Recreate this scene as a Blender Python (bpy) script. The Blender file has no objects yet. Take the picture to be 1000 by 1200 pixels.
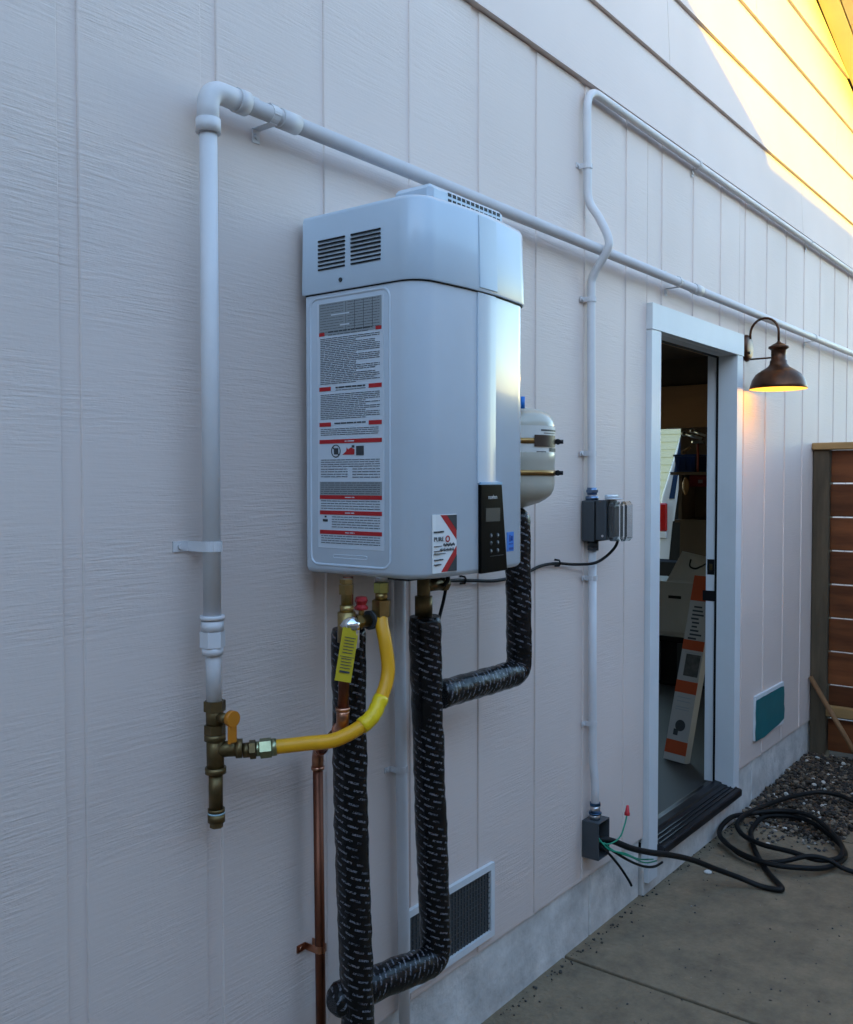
import bpy, math, random
from mathutils import Vector, Matrix, noise
random.seed(7)
R = math.radians
scene = bpy.context.scene
col = scene.collection

# ------------------------------------------------------------------ camera
cd = bpy.data.cameras.new('camera')
cd.sensor_fit = 'HORIZONTAL'; cd.sensor_width = 36.0; cd.lens = 39.6
cd.clip_start = 0.02; cd.clip_end = 2000
cam = bpy.data.objects.new('camera', cd); col.objects.link(cam)
rt = Vector((0.61078, -0.79180, -0.00082)); up = Vector((0.02662, 0.01949, 0.99946)); bk = Vector((-0.79135, -0.61047, 0.03298))
m = Matrix((rt, up, bk)).transposed().to_4x4(); m.translation = (0, -1.475, 1.55)
cam.matrix_world = m
scene.camera = cam

# ------------------------------------------------------------------ sky, sun, exposure
SUN_AZ = R(-48)          # from straight out of the wall towards +X
SUN_EL = R(9)
sdir = Vector((math.sin(SUN_AZ)*math.cos(SUN_EL), -math.cos(SUN_AZ)*math.cos(SUN_EL), math.sin(SUN_EL)))
w = bpy.data.worlds.new('World'); scene.world = w; w.use_nodes = True
nt = w.node_tree; bgn = nt.nodes['Background']
sk = nt.nodes.new('ShaderNodeTexSky'); sk.sky_type = 'NISHITA'; sk.sun_disc = False
sk.sun_elevation = SUN_EL; sk.sun_rotation = math.atan2(sdir.x, sdir.y)
sk.air_density = 1.0; sk.dust_density = 0.3; sk.ozone_density = 1.6
nt.links.new(sk.outputs[0], bgn.inputs[0]); bgn.inputs[1].default_value = 0.15
sl = bpy.data.lights.new('sun', 'SUN'); sl.energy = 2.0; sl.angle = R(0.5); sl.color = (1.0, 0.70, 0.02)
so = bpy.data.objects.new('sun', sl); col.objects.link(so)
so.rotation_euler = sdir.to_track_quat('Z', 'Y').to_euler(); so.location = (8, -12, 9)
scene.view_settings.view_transform = 'Standard'; scene.view_settings.look = 'None'
scene.view_settings.gamma = 1.0; scene.view_settings.use_curve_mapping = False
scene.view_settings.exposure = 3.05
scene.render.resolution_x = 853; scene.render.resolution_y = 1024

# ------------------------------------------------------------------ materials
MATS = {}
def mat(name, color, rough=0.5, metal=0.0, var=0.0, vscale=8.0, vstretch=(1, 1, 1), bump=0.0, bscale=60.0,
        bstretch=(1, 1, 1), bdist=0.002, coat=0.0, world=False, trans=0.0, emit=None, estr=0.0, ior=1.45, color2=None, alpha=1.0, rvar=0.0, spec=0.5, orand=0.0):
    if name in MATS: return MATS[name]
    M = bpy.data.materials.new(name); M.use_nodes = True; t = M.node_tree; N = t.nodes; L = t.links
    b = N['Principled BSDF']
    b.inputs['Base Color'].default_value = (*color, 1); b.inputs['Roughness'].default_value = rough
    b.inputs['Metallic'].default_value = metal; b.inputs['Coat Weight'].default_value = coat
    b.inputs['Coat Roughness'].default_value = 0.08
    b.inputs['Transmission Weight'].default_value = trans; b.inputs['IOR'].default_value = ior
    b.inputs['Alpha'].default_value = alpha; b.inputs['Specular IOR Level'].default_value = spec
    if emit:
        b.inputs['Emission Color'].default_value = (*emit, 1); b.inputs['Emission Strength'].default_value = estr
    def coord(st):
        mp = N.new('ShaderNodeMapping'); mp.inputs['Scale'].default_value = st
        if world:
            g = N.new('ShaderNodeNewGeometry'); L.new(g.outputs['Position'], mp.inputs[0])
        else:
            g = N.new('ShaderNodeTexCoord'); L.new(g.outputs['Object'], mp.inputs[0])
        return mp
    if var > 0 or rvar > 0:
        mp = coord(vstretch); n = N.new('ShaderNodeTexNoise'); n.inputs['Scale'].default_value = vscale
        n.inputs['Detail'].default_value = 9 if name == 'concrete' else 6; n.inputs['Roughness'].default_value = 0.78 if name == 'concrete' else 0.6
        L.new(mp.outputs[0], n.inputs['Vector'])
        cr = N.new('ShaderNodeValToRGB')
        c2 = color2 or tuple(max(0, c*(1-var)) for c in color); c1 = color if color2 else tuple(min(1, c*(1+var*0.5)) for c in color)
        cr.color_ramp.elements[0].position = 0.3; cr.color_ramp.elements[1].position = 0.7
        cr.color_ramp.elements[0].color = (*c2, 1); cr.color_ramp.elements[1].color = (*c1, 1)
        L.new(n.outputs['Fac'], cr.inputs[0])
        if var > 0: L.new(cr.outputs[0], b.inputs['Base Color'])
        if rvar > 0:
            mr = N.new('ShaderNodeMapRange'); mr.inputs['To Min'].default_value = max(0, rough-rvar); mr.inputs['To Max'].default_value = min(1, rough+rvar)
            L.new(n.outputs['Fac'], mr.inputs[0]); L.new(mr.outputs[0], b.inputs['Roughness'])
    if orand > 0 and var > 0:
        oi = N.new('ShaderNodeObjectInfo'); mo = N.new('ShaderNodeMapRange'); mo.inputs['To Min'].default_value = 1-orand; mo.inputs['To Max'].default_value = 1+orand
        hs0 = N.new('ShaderNodeHueSaturation'); L.new(oi.outputs['Random'], mo.inputs[0]); L.new(mo.outputs[0], hs0.inputs['Value'])
        L.new(cr.outputs[0], hs0.inputs['Color']); L.new(hs0.outputs[0], b.inputs['Base Color'])
    if bump > 0:
        mp = coord(bstretch); n = N.new('ShaderNodeTexNoise'); n.inputs['Scale'].default_value = bscale; n.inputs['Detail'].default_value = 5
        L.new(mp.outputs[0], n.inputs['Vector'])
        bp = N.new('ShaderNodeBump'); bp.inputs['Strength'].default_value = bump; bp.inputs['Distance'].default_value = bdist
        L.new(n.outputs['Fac'], bp.inputs['Height']); L.new(bp.outputs[0], b.inputs['Normal'])
    MATS[name] = M; return M

def siding_material(name, bdist):
    M = bpy.data.materials.new(name); M.use_nodes = True; t = M.node_tree; N = t.nodes; L = t.links
    b = N['Principled BSDF']; b.inputs['Roughness'].default_value = 0.62
    g = N.new('ShaderNodeNewGeometry')
    def noise_(scale, st, det=4, rough=0.55, dist=0.0):
        mp = N.new('ShaderNodeMapping'); mp.inputs['Scale'].default_value = st; L.new(g.outputs['Position'], mp.inputs[0])
        n = N.new('ShaderNodeTexNoise'); n.inputs['Scale'].default_value = scale; n.inputs['Detail'].default_value = det
        n.inputs['Roughness'].default_value = rough; n.inputs['Distortion'].default_value = dist
        L.new(mp.outputs[0], n.inputs['Vector']); return n
    fine = noise_(1.0, (13, 13, 190), 3, 0.6); mid = noise_(1.0, (4.5, 4.5, 70), 2, 0.6); pit = noise_(120, (1, 1, 1), 2); big = noise_(1.0, (1.1, 1, 0.8), 3)
    patch = noise_(1.0, (1.8, 1, 6), 1)
    mx = N.new('ShaderNodeMath'); mx.operation = 'MULTIPLY_ADD'; mx.inputs[1].default_value = 0.55
    L.new(mid.outputs['Fac'], mx.inputs[0]); L.new(fine.outputs['Fac'], mx.inputs[2])
    m2 = N.new('ShaderNodeMath'); m2.operation = 'MULTIPLY_ADD'; m2.inputs[1].default_value = 0.3
    L.new(pit.outputs['Fac'], m2.inputs[0]); L.new(mx.outputs[0], m2.inputs[2])
    ms = N.new('ShaderNodeMapRange'); ms.inputs['From Min'].default_value = 0.35; ms.inputs['From Max'].default_value = 0.7
    ms.inputs['To Min'].default_value = 0.15; ms.inputs['To Max'].default_value = 0.8
    L.new(patch.outputs['Fac'], ms.inputs[0])
    bp = N.new('ShaderNodeBump'); bp.inputs['Distance'].default_value = bdist
    L.new(ms.outputs[0], bp.inputs['Strength']); L.new(m2.outputs[0], bp.inputs['Height']); L.new(bp.outputs[0], b.inputs['Normal'])
    cr = N.new('ShaderNodeValToRGB'); cr.color_ramp.elements[0].position = 0.3; cr.color_ramp.elements[1].position = 0.7
    cr.color_ramp.elements[0].color = (0.615, 0.515, 0.468, 1); cr.color_ramp.elements[1].color = (0.705, 0.595, 0.545, 1)
    L.new(big.outputs['Fac'], cr.inputs[0]); L.new(cr.outputs[0], b.inputs['Base Color'])
    MATS['siding'] = M; return M
SID = siding_material('rough_sawn_siding_paint', 0.0026); SIDL = siding_material('lap_siding_paint', 0.0008)
FOUND = mat('painted_foundation', (0.64, 0.61, 0.58), 0.75, var=0.30, vscale=9.0, bump=0.7, bscale=38, bdist=0.006, world=True)
TRIM = mat('trim_paint', (0.64, 0.66, 0.68), 0.5, var=0.06, vscale=3, bump=0.15, bscale=90, bstretch=(1, 1, 0.1), world=True)
PIPEP = mat('painted_pipe', (0.62, 0.60, 0.605), 0.5, var=0.05, vscale=10, bump=0.12, bscale=70, world=True)
SOFF = mat('soffit_paint', (0.76, 0.66, 0.45), 0.6, var=0.08, vscale=4, bump=0.2, bscale=40, world=True)
WHITE = mat('white_enamel', (0.53, 0.59, 0.66), 0.22, var=0.04, vscale=6, coat=0.7, bump=0.012, bscale=5, world=True)
WHITEC = mat('white_cover_plastic', (0.47, 0.55, 0.63), 0.3, var=0.04, vscale=5, coat=0.25, world=True)
BLACKP = mat('black_plastic', (0.010, 0.010, 0.011), 0.4, spec=0.25)
BLACKR = mat('black_rubber', (0.008, 0.008, 0.008), 0.55, bump=0.1, bscale=80, spec=0.25)
BLKGLOSS = mat('black_gloss_panel', (0.003, 0.003, 0.003), 0.3, spec=0.06)
GREYP = mat('grey_pvc', (0.060, 0.066, 0.072), 0.5, spec=0.3, bump=0.08, bscale=120, var=0.1, vscale=12)
GREYD = mat('dark_grey_seam', (0.03, 0.033, 0.037), 0.5)
BRASS = mat('brass', (0.36, 0.25, 0.10), 0.34, 1.0, var=0.35, vscale=25, rvar=0.12)
BRASSD = mat('aged_brass', (0.17, 0.12, 0.055), 0.45, 0.9, var=0.4, vscale=22, bump=0.15, bscale=90)
STEEL = mat('zinc_steel', (0.55, 0.56, 0.58), 0.3, 1.0, var=0.15, vscale=30)
COPPER = mat('copper', (0.20, 0.075, 0.045), 0.42, 1.0, var=0.45, vscale=14, vstretch=(1, 1, 0.4), rvar=0.1)
COPPERB = mat('bright_copper', (0.55, 0.26, 0.16), 0.28, 1.0, var=0.3, vscale=30)
YELLOW = mat('yellow_gas_jacket', (0.72, 0.34, 0.008), 0.38, var=0.1, vscale=8, bump=0.2, bscale=30)
YTAPE = mat('yellow_tape', (0.78, 0.53, 0.01), 0.32, bump=0.5, bscale=70, var=0.12, vscale=20)
YTAG = mat('yellow_tag', (0.46, 0.35, 0.01), 0.45, var=0.1, vscale=20)
RED = mat('red_print', (0.42, 0.012, 0.015), 0.45)
REDK = mat('red_knob', (0.35, 0.012, 0.015), 0.4)
INK = mat('black_print', (0.035, 0.04, 0.045), 0.5)
GREYI = mat('grey_print', (0.26, 0.28, 0.29), 0.5)
PAPER = mat('label_film', (0.55, 0.59, 0.64), 0.4)
PAPERW = mat('white_sticker', (0.72, 0.71, 0.70), 0.4)
BLUE = mat('blue_sticker', (0.01, 0.16, 0.55), 0.4)
BLUED = mat('dark_blue_print', (0.005, 0.06, 0.30), 0.4)
TANK = mat('beige_tank_enamel', (0.46, 0.43, 0.36), 0.28, coat=0.3, var=0.06, vscale=10)
BAND = mat('bronze_band', (0.30, 0.17, 0.06), 0.35, 0.9)
LAMPM = mat('oil_rubbed_bronze', (0.085, 0.036, 0.018), 0.36, 0.75, var=0.4, vscale=14, rvar=0.1)
LAMPIN = mat('shade_inside_enamel', (0.75, 0.62, 0.35), 0.5)
BULB = mat('lit_bulb', (1, 0.8, 0.4), 0.4, emit=(1.0, 0.55, 0.12), estr=0.35)
TEAL = mat('teal_masking_film', (0.004, 0.14, 0.16), 0.35, bump=0.4, bscale=25, var=0.15, vscale=8)
CARD = mat('brown_card', (0.27, 0.15, 0.07), 0.8, var=0.15, vscale=4)
FENCEW = mat('stained_cedar_board', (0.125, 0.040, 0.013), 0.5, orand=0.4, spec=0.3, var=0.5, vscale=4, vstretch=(1, 0.6, 5), bump=0.3, bscale=30, bstretch=(1, 0.15, 3), world=True)
POSTW = mat('weathered_post', (0.085, 0.062, 0.036), 0.75, var=0.4, vscale=6, vstretch=(4, 4, 0.5), bump=0.4, bscale=40, bstretch=(3, 3, 0.3), world=True)
CAPW = mat('pale_cap_wood', (0.34, 0.20, 0.075), 0.6, var=0.3, vscale=6, vstretch=(2, 0.5, 2), world=True)
STICKW = mat('raw_stick', (0.22, 0.11, 0.045), 0.7, var=0.3, vscale=10, vstretch=(5, 5, 1))
CONC = mat('concrete', (0.27, 0.205, 0.13), 0.9, color2=(0.115, 0.088, 0.058), var=0.5, vscale=6.5, bump=0.8, bscale=55, bdist=0.006, world=True)
SOIL = mat('soil', (0.09, 0.07, 0.05), 0.95, var=0.3, vscale=3, bump=0.8, bscale=30, bdist=0.01, world=True)
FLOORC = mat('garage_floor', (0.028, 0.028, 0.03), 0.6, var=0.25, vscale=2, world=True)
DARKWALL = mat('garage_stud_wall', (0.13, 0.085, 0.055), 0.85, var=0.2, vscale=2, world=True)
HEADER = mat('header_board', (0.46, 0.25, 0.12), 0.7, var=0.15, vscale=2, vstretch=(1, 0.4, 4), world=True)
SILL = mat('anodised_sill', (0.03, 0.03, 0.034), 0.35, 0.6, var=0.5, vscale=6, vstretch=(1, 2, 1), bump=0.05, bscale=40, world=True)
MESHM = mat('vent_screen', (0.10, 0.10, 0.095), 0.6, 0.3)
CLEAR = mat('clear_polycarbonate', (0.92, 0.95, 0.95), 0.06, trans=0.95, ior=1.3)
GREENW = mat('green_wire', (0.01, 0.26, 0.15), 0.4)
REDW = mat('red_wire_nut', (0.55, 0.02, 0.03), 0.4)
VANW = mat('van_paint', (0.72, 0.73, 0.75), 0.25, coat=0.5)
GLASS = mat('tinted_glass', (0.03, 0.05, 0.08), 0.05, coat=0.5)
TAIL = mat('tail_lamp', (0.45, 0.01, 0.01), 0.2, coat=0.6)
TYRE = mat('tyre_rubber', (0.015, 0.015, 0.015), 0.8)
BINB = mat('blue_bin', (0.015, 0.04, 0.16), 0.4)
ORANGE = mat('orange_print', (0.36, 0.055, 0.015), 0.5)
CARTW = mat('printed_carton', (0.36, 0.34, 0.32), 0.6, var=0.06, vscale=8)
BOXW = mat('white_carton', (0.42, 0.41, 0.40), 0.65, var=0.1, vscale=4)
ROOF = mat('asphalt_shingle', (0.08, 0.075, 0.07), 0.9, var=0.3, vscale=12, bump=0.5, bscale=40, world=True)
NEIGH = mat('neighbour_stucco', (0.42, 0.33, 0.30), 0.85, var=0.12, vscale=2, bump=0.3, bscale=40, world=True)
TEALS = mat('pale_teal_siding', (0.05, 0.085, 0.16), 0.7)
FROST = mat('grey_lens', (0.045, 0.048, 0.045), 0.25)

def wrap_material():
    """black pipe-insulation tape with rows of printed pale dashes; UVs are metres round / metres along"""
    M = bpy.data.materials.new('printed_insulation_wrap'); M.use_nodes = True; t = M.node_tree; N = t.nodes; L = t.links
    b = N['Principled BSDF']; b.inputs['Roughness'].default_value = 0.24; b.inputs['Specular IOR Level'].default_value = 0.3
    uv = N.new('ShaderNodeTexCoord')
    def brick(rot, sx, sy, off):
        mp = N.new('ShaderNodeMapping'); mp.inputs['Rotation'].default_value = (0, 0, R(rot)); mp.inputs['Location'].default_value = (off, off*0.7, 0)
        L.new(uv.outputs['UV'], mp.inputs[0])
        br = N.new('ShaderNodeTexBrick'); br.inputs['Scale'].default_value = 1.0
        br.inputs['Brick Width'].default_value = sx; br.inputs['Row Height'].default_value = sy
        br.inputs['Mortar Size'].default_value = sy*0.36; br.inputs['Mortar Smooth'].default_value = 0.05
        br.inputs['Color1'].default_value = (1, 1, 1, 1); br.inputs['Color2'].default_value = (1, 1, 1, 1); br.inputs['Mortar'].default_value = (0, 0, 0, 1)
        L.new(mp.outputs[0], br.inputs['Vector']); return br, mp
    br, mp = brick(24, 0.033, 0.0145, 0.0)
    # letters: break the dashes up
    wv = N.new('ShaderNodeTexNoise'); wv.inputs['Scale'].default_value = 260; wv.inputs['Detail'].default_value = 1
    L.new(uv.outputs['UV'], wv.inputs['Vector'])
    msk = N.new('ShaderNodeTexNoise'); msk.inputs['Scale'].default_value = 16; msk.inputs['Detail'].default_value = 2
    L.new(uv.outputs['UV'], msk.inputs['Vector'])
    mr = N.new('ShaderNodeMapRange'); mr.inputs['From Min'].default_value = 0.36; mr.inputs['From Max'].default_value = 0.52
    L.new(msk.outputs['Fac'], mr.inputs[0])
    wr = N.new('ShaderNodeMapRange'); wr.inputs['From Min'].default_value = 0.36; wr.inputs['From Max'].default_value = 0.55
    L.new(wv.outputs['Fac'], wr.inputs[0])
    a = N.new('ShaderNodeMath'); a.operation = 'MULTIPLY'; L.new(br.outputs['Color'], a.inputs[0]); L.new(mr.outputs[0], a.inputs[1])
    a2 = N.new('ShaderNodeMath'); a2.operation = 'MULTIPLY'; L.new(a.outputs[0], a2.inputs[0]); L.new(wr.outputs[0], a2.inputs[1])
    mixc = N.new('ShaderNodeMix'); mixc.data_type = 'RGBA'
    mixc.inputs[6].default_value = (0.004, 0.004, 0.005, 1); mixc.inputs[7].default_value = (0.16, 0.16, 0.18, 1)
    L.new(a2.outputs[0], mixc.inputs[0]); L.new(mixc.outputs[2], b.inputs['Base Color'])
    n = N.new('ShaderNodeTexNoise'); n.inputs['Scale'].default_value = 34; n.inputs['Detail'].default_value = 4; n.inputs['Distortion'].default_value = 0.8
    L.new(uv.outputs['UV'], n.inputs['Vector'])
    bp = N.new('ShaderNodeBump'); bp.inputs['Strength'].default_value = 0.5; bp.inputs['Distance'].default_value = 0.006
    L.new(n.outputs['Fac'], bp.inputs['Height']); L.new(bp.outputs[0], b.inputs['Normal'])
    return M
WRAP = wrap_material()

# ------------------------------------------------------------------ mesh helpers (all coordinates in world metres)
ORG = {}
def catmull(pts, n=8):
    P = [Vector(p) for p in pts]; out = []
    for i in range(len(P)-1):
        p0 = P[max(i-1, 0)]; p1 = P[i]; p2 = P[i+1]; p3 = P[min(i+2, len(P)-1)]
        for k in range(n):
            t = k/n
            out.append(0.5*((2*p1)+(p2-p0)*t+(2*p0-5*p1+4*p2-p3)*t*t+(3*p1-p0-3*p2+p3)*t**3))
    out.append(P[-1]); return out
def rounded(pts, r, n=6):
    """polyline with its inner corners rounded with radius-like distance r"""
    P = [Vector(p) for p in pts]; out = [P[0]]
    for i in range(1, len(P)-1):
        a = (P[i-1]-P[i]); b = (P[i+1]-P[i]); d = min(r, a.length*0.48, b.length*0.48)
        s = P[i]+a.normalized()*d; e = P[i]+b.normalized()*d
        for k in range(n+1):
            t = k/n; out.append((1-t)**2*s+2*t*(1-t)*P[i]+t*t*e)
    out.append(P[-1]); return out
class MB:
    def __init__(s): s.v = []; s.f = []; s.uv = None; s.sm = []
    def add(s, vs, fs, smooth=False):
        o = len(s.v); s.v += [Vector(p) for p in vs]
        for f in fs: s.f.append([o+i for i in f]); s.sm.append(smooth)
        return s
    def box(s, a, b, ch=0.0):
        x0, y0, z0 = [min(p, q) for p, q in zip(a, b)]; x1, y1, z1 = [max(p, q) for p, q in zip(a, b)]
        if ch <= 0:
            return s.add([(x0,y0,z0),(x1,y0,z0),(x1,y1,z0),(x0,y1,z0),(x0,y0,z1),(x1,y0,z1),(x1,y1,z1),(x0,y1,z1)],
                         [(0,3,2,1),(4,5,6,7),(0,1,5,4),(1,2,6,5),(2,3,7,6),(3,0,4,7)])
        c = min(ch, (x1-x0)*.45, (y1-y0)*.45, (z1-z0)*.45)
        V = []; idx = {}
        for ix, X in ((0, x0), (1, x1)):
            for iy, Y in ((0, y0), (1, y1)):
                for iz, Z in ((0, z0), (1, z1)):
                    sx = 1 if ix == 0 else -1; sy = 1 if iy == 0 else -1; sz = 1 if iz == 0 else -1
                    idx[ix,iy,iz,'x'] = len(V); V.append((X, Y+sy*c, Z+sz*c))
                    idx[ix,iy,iz,'y'] = len(V); V.append((X+sx*c, Y, Z+sz*c))
                    idx[ix,iy,iz,'z'] = len(V); V.append((X+sx*c, Y+sy*c, Z))
        F = []
        for i in (0, 1):
            F.append([idx[i,0,0,'x'],idx[i,1,0,'x'],idx[i,1,1,'x'],idx[i,0,1,'x']])
            F.append([idx[0,i,0,'y'],idx[1,i,0,'y'],idx[1,i,1,'y'],idx[0,i,1,'y']])
            F.append([idx[0,0,i,'z'],idx[1,0,i,'z'],idx[1,1,i,'z'],idx[0,1,i,'z']])
        for i in (0, 1):
            for j in (0, 1):
                F.append([idx[i,j,0,'x'],idx[i,j,1,'x'],idx[i,j,1,'y'],idx[i,j,0,'y']])
                F.append([idx[i,0,j,'x'],idx[i,1,j,'x'],idx[i,1,j,'z'],idx[i,0,j,'z']])
                F.append([idx[0,i,j,'y'],idx[1,i,j,'y'],idx[1,i,j,'z'],idx[0,i,j,'z']])
        for i in (0,1):
            for j in (0,1):
                for k in (0,1): F.append([idx[i,j,k,'x'],idx[i,j,k,'y'],idx[i,j,k,'z']])
        cc = Vector(((x0+x1)/2,(y0+y1)/2,(z0+z1)/2)); FF = []
        for f in F:
            p = [Vector(V[i]) for i in f]; nrm = (p[1]-p[0]).cross(p[2]-p[0]); ce = sum(p, Vector())/len(p)
            FF.append(f if nrm.dot(ce-cc) > 0 else f[::-1])
        return s.add(V, FF)
    def tube(s, path, r, seg=14, caps=True, uvs=False, smooth=True, wob=0.0, wseed=0.0):
        P = [Vector(p) for p in path]; n = len(P)
        rad = r if isinstance(r, (list, tuple)) else [r]*n
        T = []
        for i in range(n):
            d = (P[min(i+1, n-1)]-P[max(i-1, 0)]); T.append(d.normalized() if d.length > 1e-9 else Vector((0,0,1)))
        ref = Vector((0, 1, 0)) if abs(T[0].y) < 0.9 else Vector((1, 0, 0))
        u = (ref-T[0]*ref.dot(T[0])).normalized(); o = len(s.v); V = []; dist = 0; UV = []
        for i in range(n):
            if i: dist += (P[i]-P[i-1]).length
            u = (u-T[i]*u.dot(T[i])).normalized(); vv = T[i].cross(u)
            for k in range(seg):
                a = 2*math.pi*k/seg; rr = rad[i]
                d = u*math.cos(a)+vv*math.sin(a); q = P[i]+d*rr
                if wob: 
                    q = q+d*(wob*noise.noise(q*26+Vector((wseed,0,0)))+wob*0.7*noise.noise(q*60))
                V.append(q)
            UV.append(dist)
        F = []
        for i in range(n-1):
            for k in range(seg):
                k2 = (k+1) % seg; F.append((i*seg+k, i*seg+k2, (i+1)*seg+k2, (i+1)*seg+k))
        nb = len(F)
        if caps: F.append(tuple(range(seg))[::-1]); F.append(tuple((n-1)*seg+k for k in range(seg)))
        base = len(s.f); s.add(V, F, smooth)
        if caps: s.sm[-1] = s.sm[-2] = False
        if uvs:
            if s.uv is None: s.uv = {}
            for i in range(n-1):
                for k in range(seg):
                    c0 = 2*math.pi*rad[0]*k/seg; c1 = 2*math.pi*rad[0]*(k+1)/seg
                    s.uv[base+i*seg+k] = [(c0, UV[i]), (c1, UV[i]), (c1, UV[i+1]), (c0, UV[i+1])]
        return s
    def cyl(s, a, b, r, seg=16, r2=None, smooth=True): return s.tube([a, b], [r, r if r2 is None else r2], seg, smooth=smooth)
    def hexn(s, a, b, r): return s.tube([a, b], r, 6, smooth=False)
    def lathe(s, prof, c, axis=(0, 0, 1), seg=32, smooth=True):
        ax = Vector(axis).normalized(); ref = Vector((1, 0, 0)) if abs(ax.x) < .9 else Vector((0, 1, 0))
        u = (ref-ax*ref.dot(ax)).normalized(); vv = ax.cross(u); c = Vector(c); V = []; F = []
        for (r, h) in prof:
            for k in range(seg):
                a = 2*math.pi*k/seg; V.append(c+ax*h+(u*math.cos(a)+vv*math.sin(a))*r)
        for i in range(len(prof)-1):
            for k in range(seg):
                k2 = (k+1) % seg; F.append((i*seg+k, i*seg+k2, (i+1)*seg+k2, (i+1)*seg+k))
        return s.add(V, F, smooth)
    def prism(s, poly, vec, smooth=False):
        """closed planar polygon extruded by vec"""
        n = len(poly); P = [Vector(p) for p in poly]; vec = Vector(vec)
        F = [tuple(range(n))[::-1], tuple(n+i for i in range(n))]+[(i, (i+1) % n, n+(i+1) % n, n+i) for i in range(n)]
        o = len(s.sm); s.add(P+[p+vec for p in P], F, smooth)
        if smooth: s.sm[o] = s.sm[o+1] = False
        return s
    def quad(s, a, b, c, d): return s.add([a, b, c, d], [(0, 1, 2, 3)])
    def build(s, name, material, parent=None, base=None, bevel=0.0, bseg=2, fixn=True):
        org = ORG.get(parent.name, Vector()) if parent else Vector(base or (0, 0, 0))
        me = bpy.data.meshes.new(name); me.from_pydata([tuple(p-org) for p in s.v], [], s.f)
        for p, q in zip(me.polygons, s.sm): p.use_smooth = q
        if s.uv:
            l = me.uv_layers.new(name='UVMap')
            for fi, uvs in s.uv.items():
                for li, c in zip(me.polygons[fi].loop_indices, uvs): l.data[li].uv = c
        if fixn and not s.uv:
            import bmesh
            bm = bmesh.new(); bm.from_mesh(me); bmesh.ops.recalc_face_normals(bm, faces=bm.faces); bm.to_mesh(me); bm.free()
        me.materials.append(material); me.update()
        o = bpy.data.objects.new(name, me); col.objects.link(o)
        if parent: o.parent = parent
        else: o.location = org
        ORG[o.name] = org
        if bevel > 0:
            md = o.modifiers.new('bevel', 'BEVEL'); md.width = bevel; md.segments = bseg; md.limit_method = 'ANGLE'; md.angle_limit = R(40)
            md.harden_normals = False
        return o
def tag(o, label, cat, group=None):
    o['label'] = label; o['category'] = cat
    if group: o['group'] = group
    return o
def struct(o): o['kind'] = 'structure'; return o
def thing(name, loc, label, cat, group=None):
    o = bpy.data.objects.new(name, None); o.empty_display_size = 0.05; col.objects.link(o); o.location = loc; ORG[o.name] = Vector(loc)
    return tag(o, label, cat, group)
def instance(src, parent, offset):
    c = src.copy(); col.objects.link(c); c.parent = parent; c.location = offset; ORG[c.name] = ORG[src.name]+Vector(offset); return c
def box(name, a, b, material, parent, ch=0.0, bevel=0.0): return MB().box(a, b, ch).build(name, material, parent, bevel=bevel)
def text(name, body, size, origin, xdir, ydir, material, parent, align='LEFT', thick=0.0004, shear=0.0):
    cu = bpy.data.curves.new(name, 'FONT'); cu.body = body; cu.size = size; cu.align_x = align; cu.extrude = thick; cu.resolution_u = 2; cu.shear = shear
    tmp = bpy.data.objects.new('tmp_text', cu); col.objects.link(tmp)
    me = bpy.data.meshes.new_from_object(tmp.evaluated_get(bpy.context.evaluated_depsgraph_get()))
    bpy.data.objects.remove(tmp); bpy.data.curves.remove(cu)
    X = Vector(xdir).normalized(); Y = Vector(ydir).normalized(); Z = X.cross(Y); org = ORG[parent.name]
    for v in me.vertices:
        v.co = Vector(origin)+X*v.co.x+Y*v.co.y+Z*v.co.z-org
    me.materials.clear(); me.materials.append(material); me.name = name
    o = bpy.data.objects.new(name, me); col.objects.link(o); o.parent = parent; ORG[o.name] = org; return o

# ================================================================== THE GROUND
MB().box((-300, -300, -0.25), (300, 300, -0.06)).build('ground', SOIL).__setitem__('kind', 'structure')
pv = MB()
pv.prism([(2.664, -3.6, -0.055), (4.30, -3.6, -0.055), (4.245, -0.43, -0.055), (4.185, -0.36, -0.055), (4.20, -0.22, -0.055), (4.30, -0.05, -0.055), (4.22, 0.02, -0.055), (2.664, 0.02, -0.055)], (0, 0, 0.055))
struct(pv.build('concrete_path', CONC, bevel=.004))
struct(MB().box((-6, -3.6, -0.055), (2.652, 0.02, -0.001)).build('concrete_slab', CONC, bevel=.004))
pv = MB(); pv.prism([(4.312, -3.6, -0.055), (9.0, -3.6, -0.055), (9.0, -0.46, -0.055), (4.262, -0.44, -0.055)], (0, 0, 0.052))
struct(pv.build('concrete_walk', CONC))
struct(MB().box((8.2, -6, -0.055), (16, 9, -0.002)).build('driveway', CONC))
struct(MB().box((16.2, -60, -0.055), (24, 60, -0.01)).build('street', mat('asphalt', (0.05, 0.05, 0.052), 0.9, var=0.2, vscale=5, world=True)))

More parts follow.
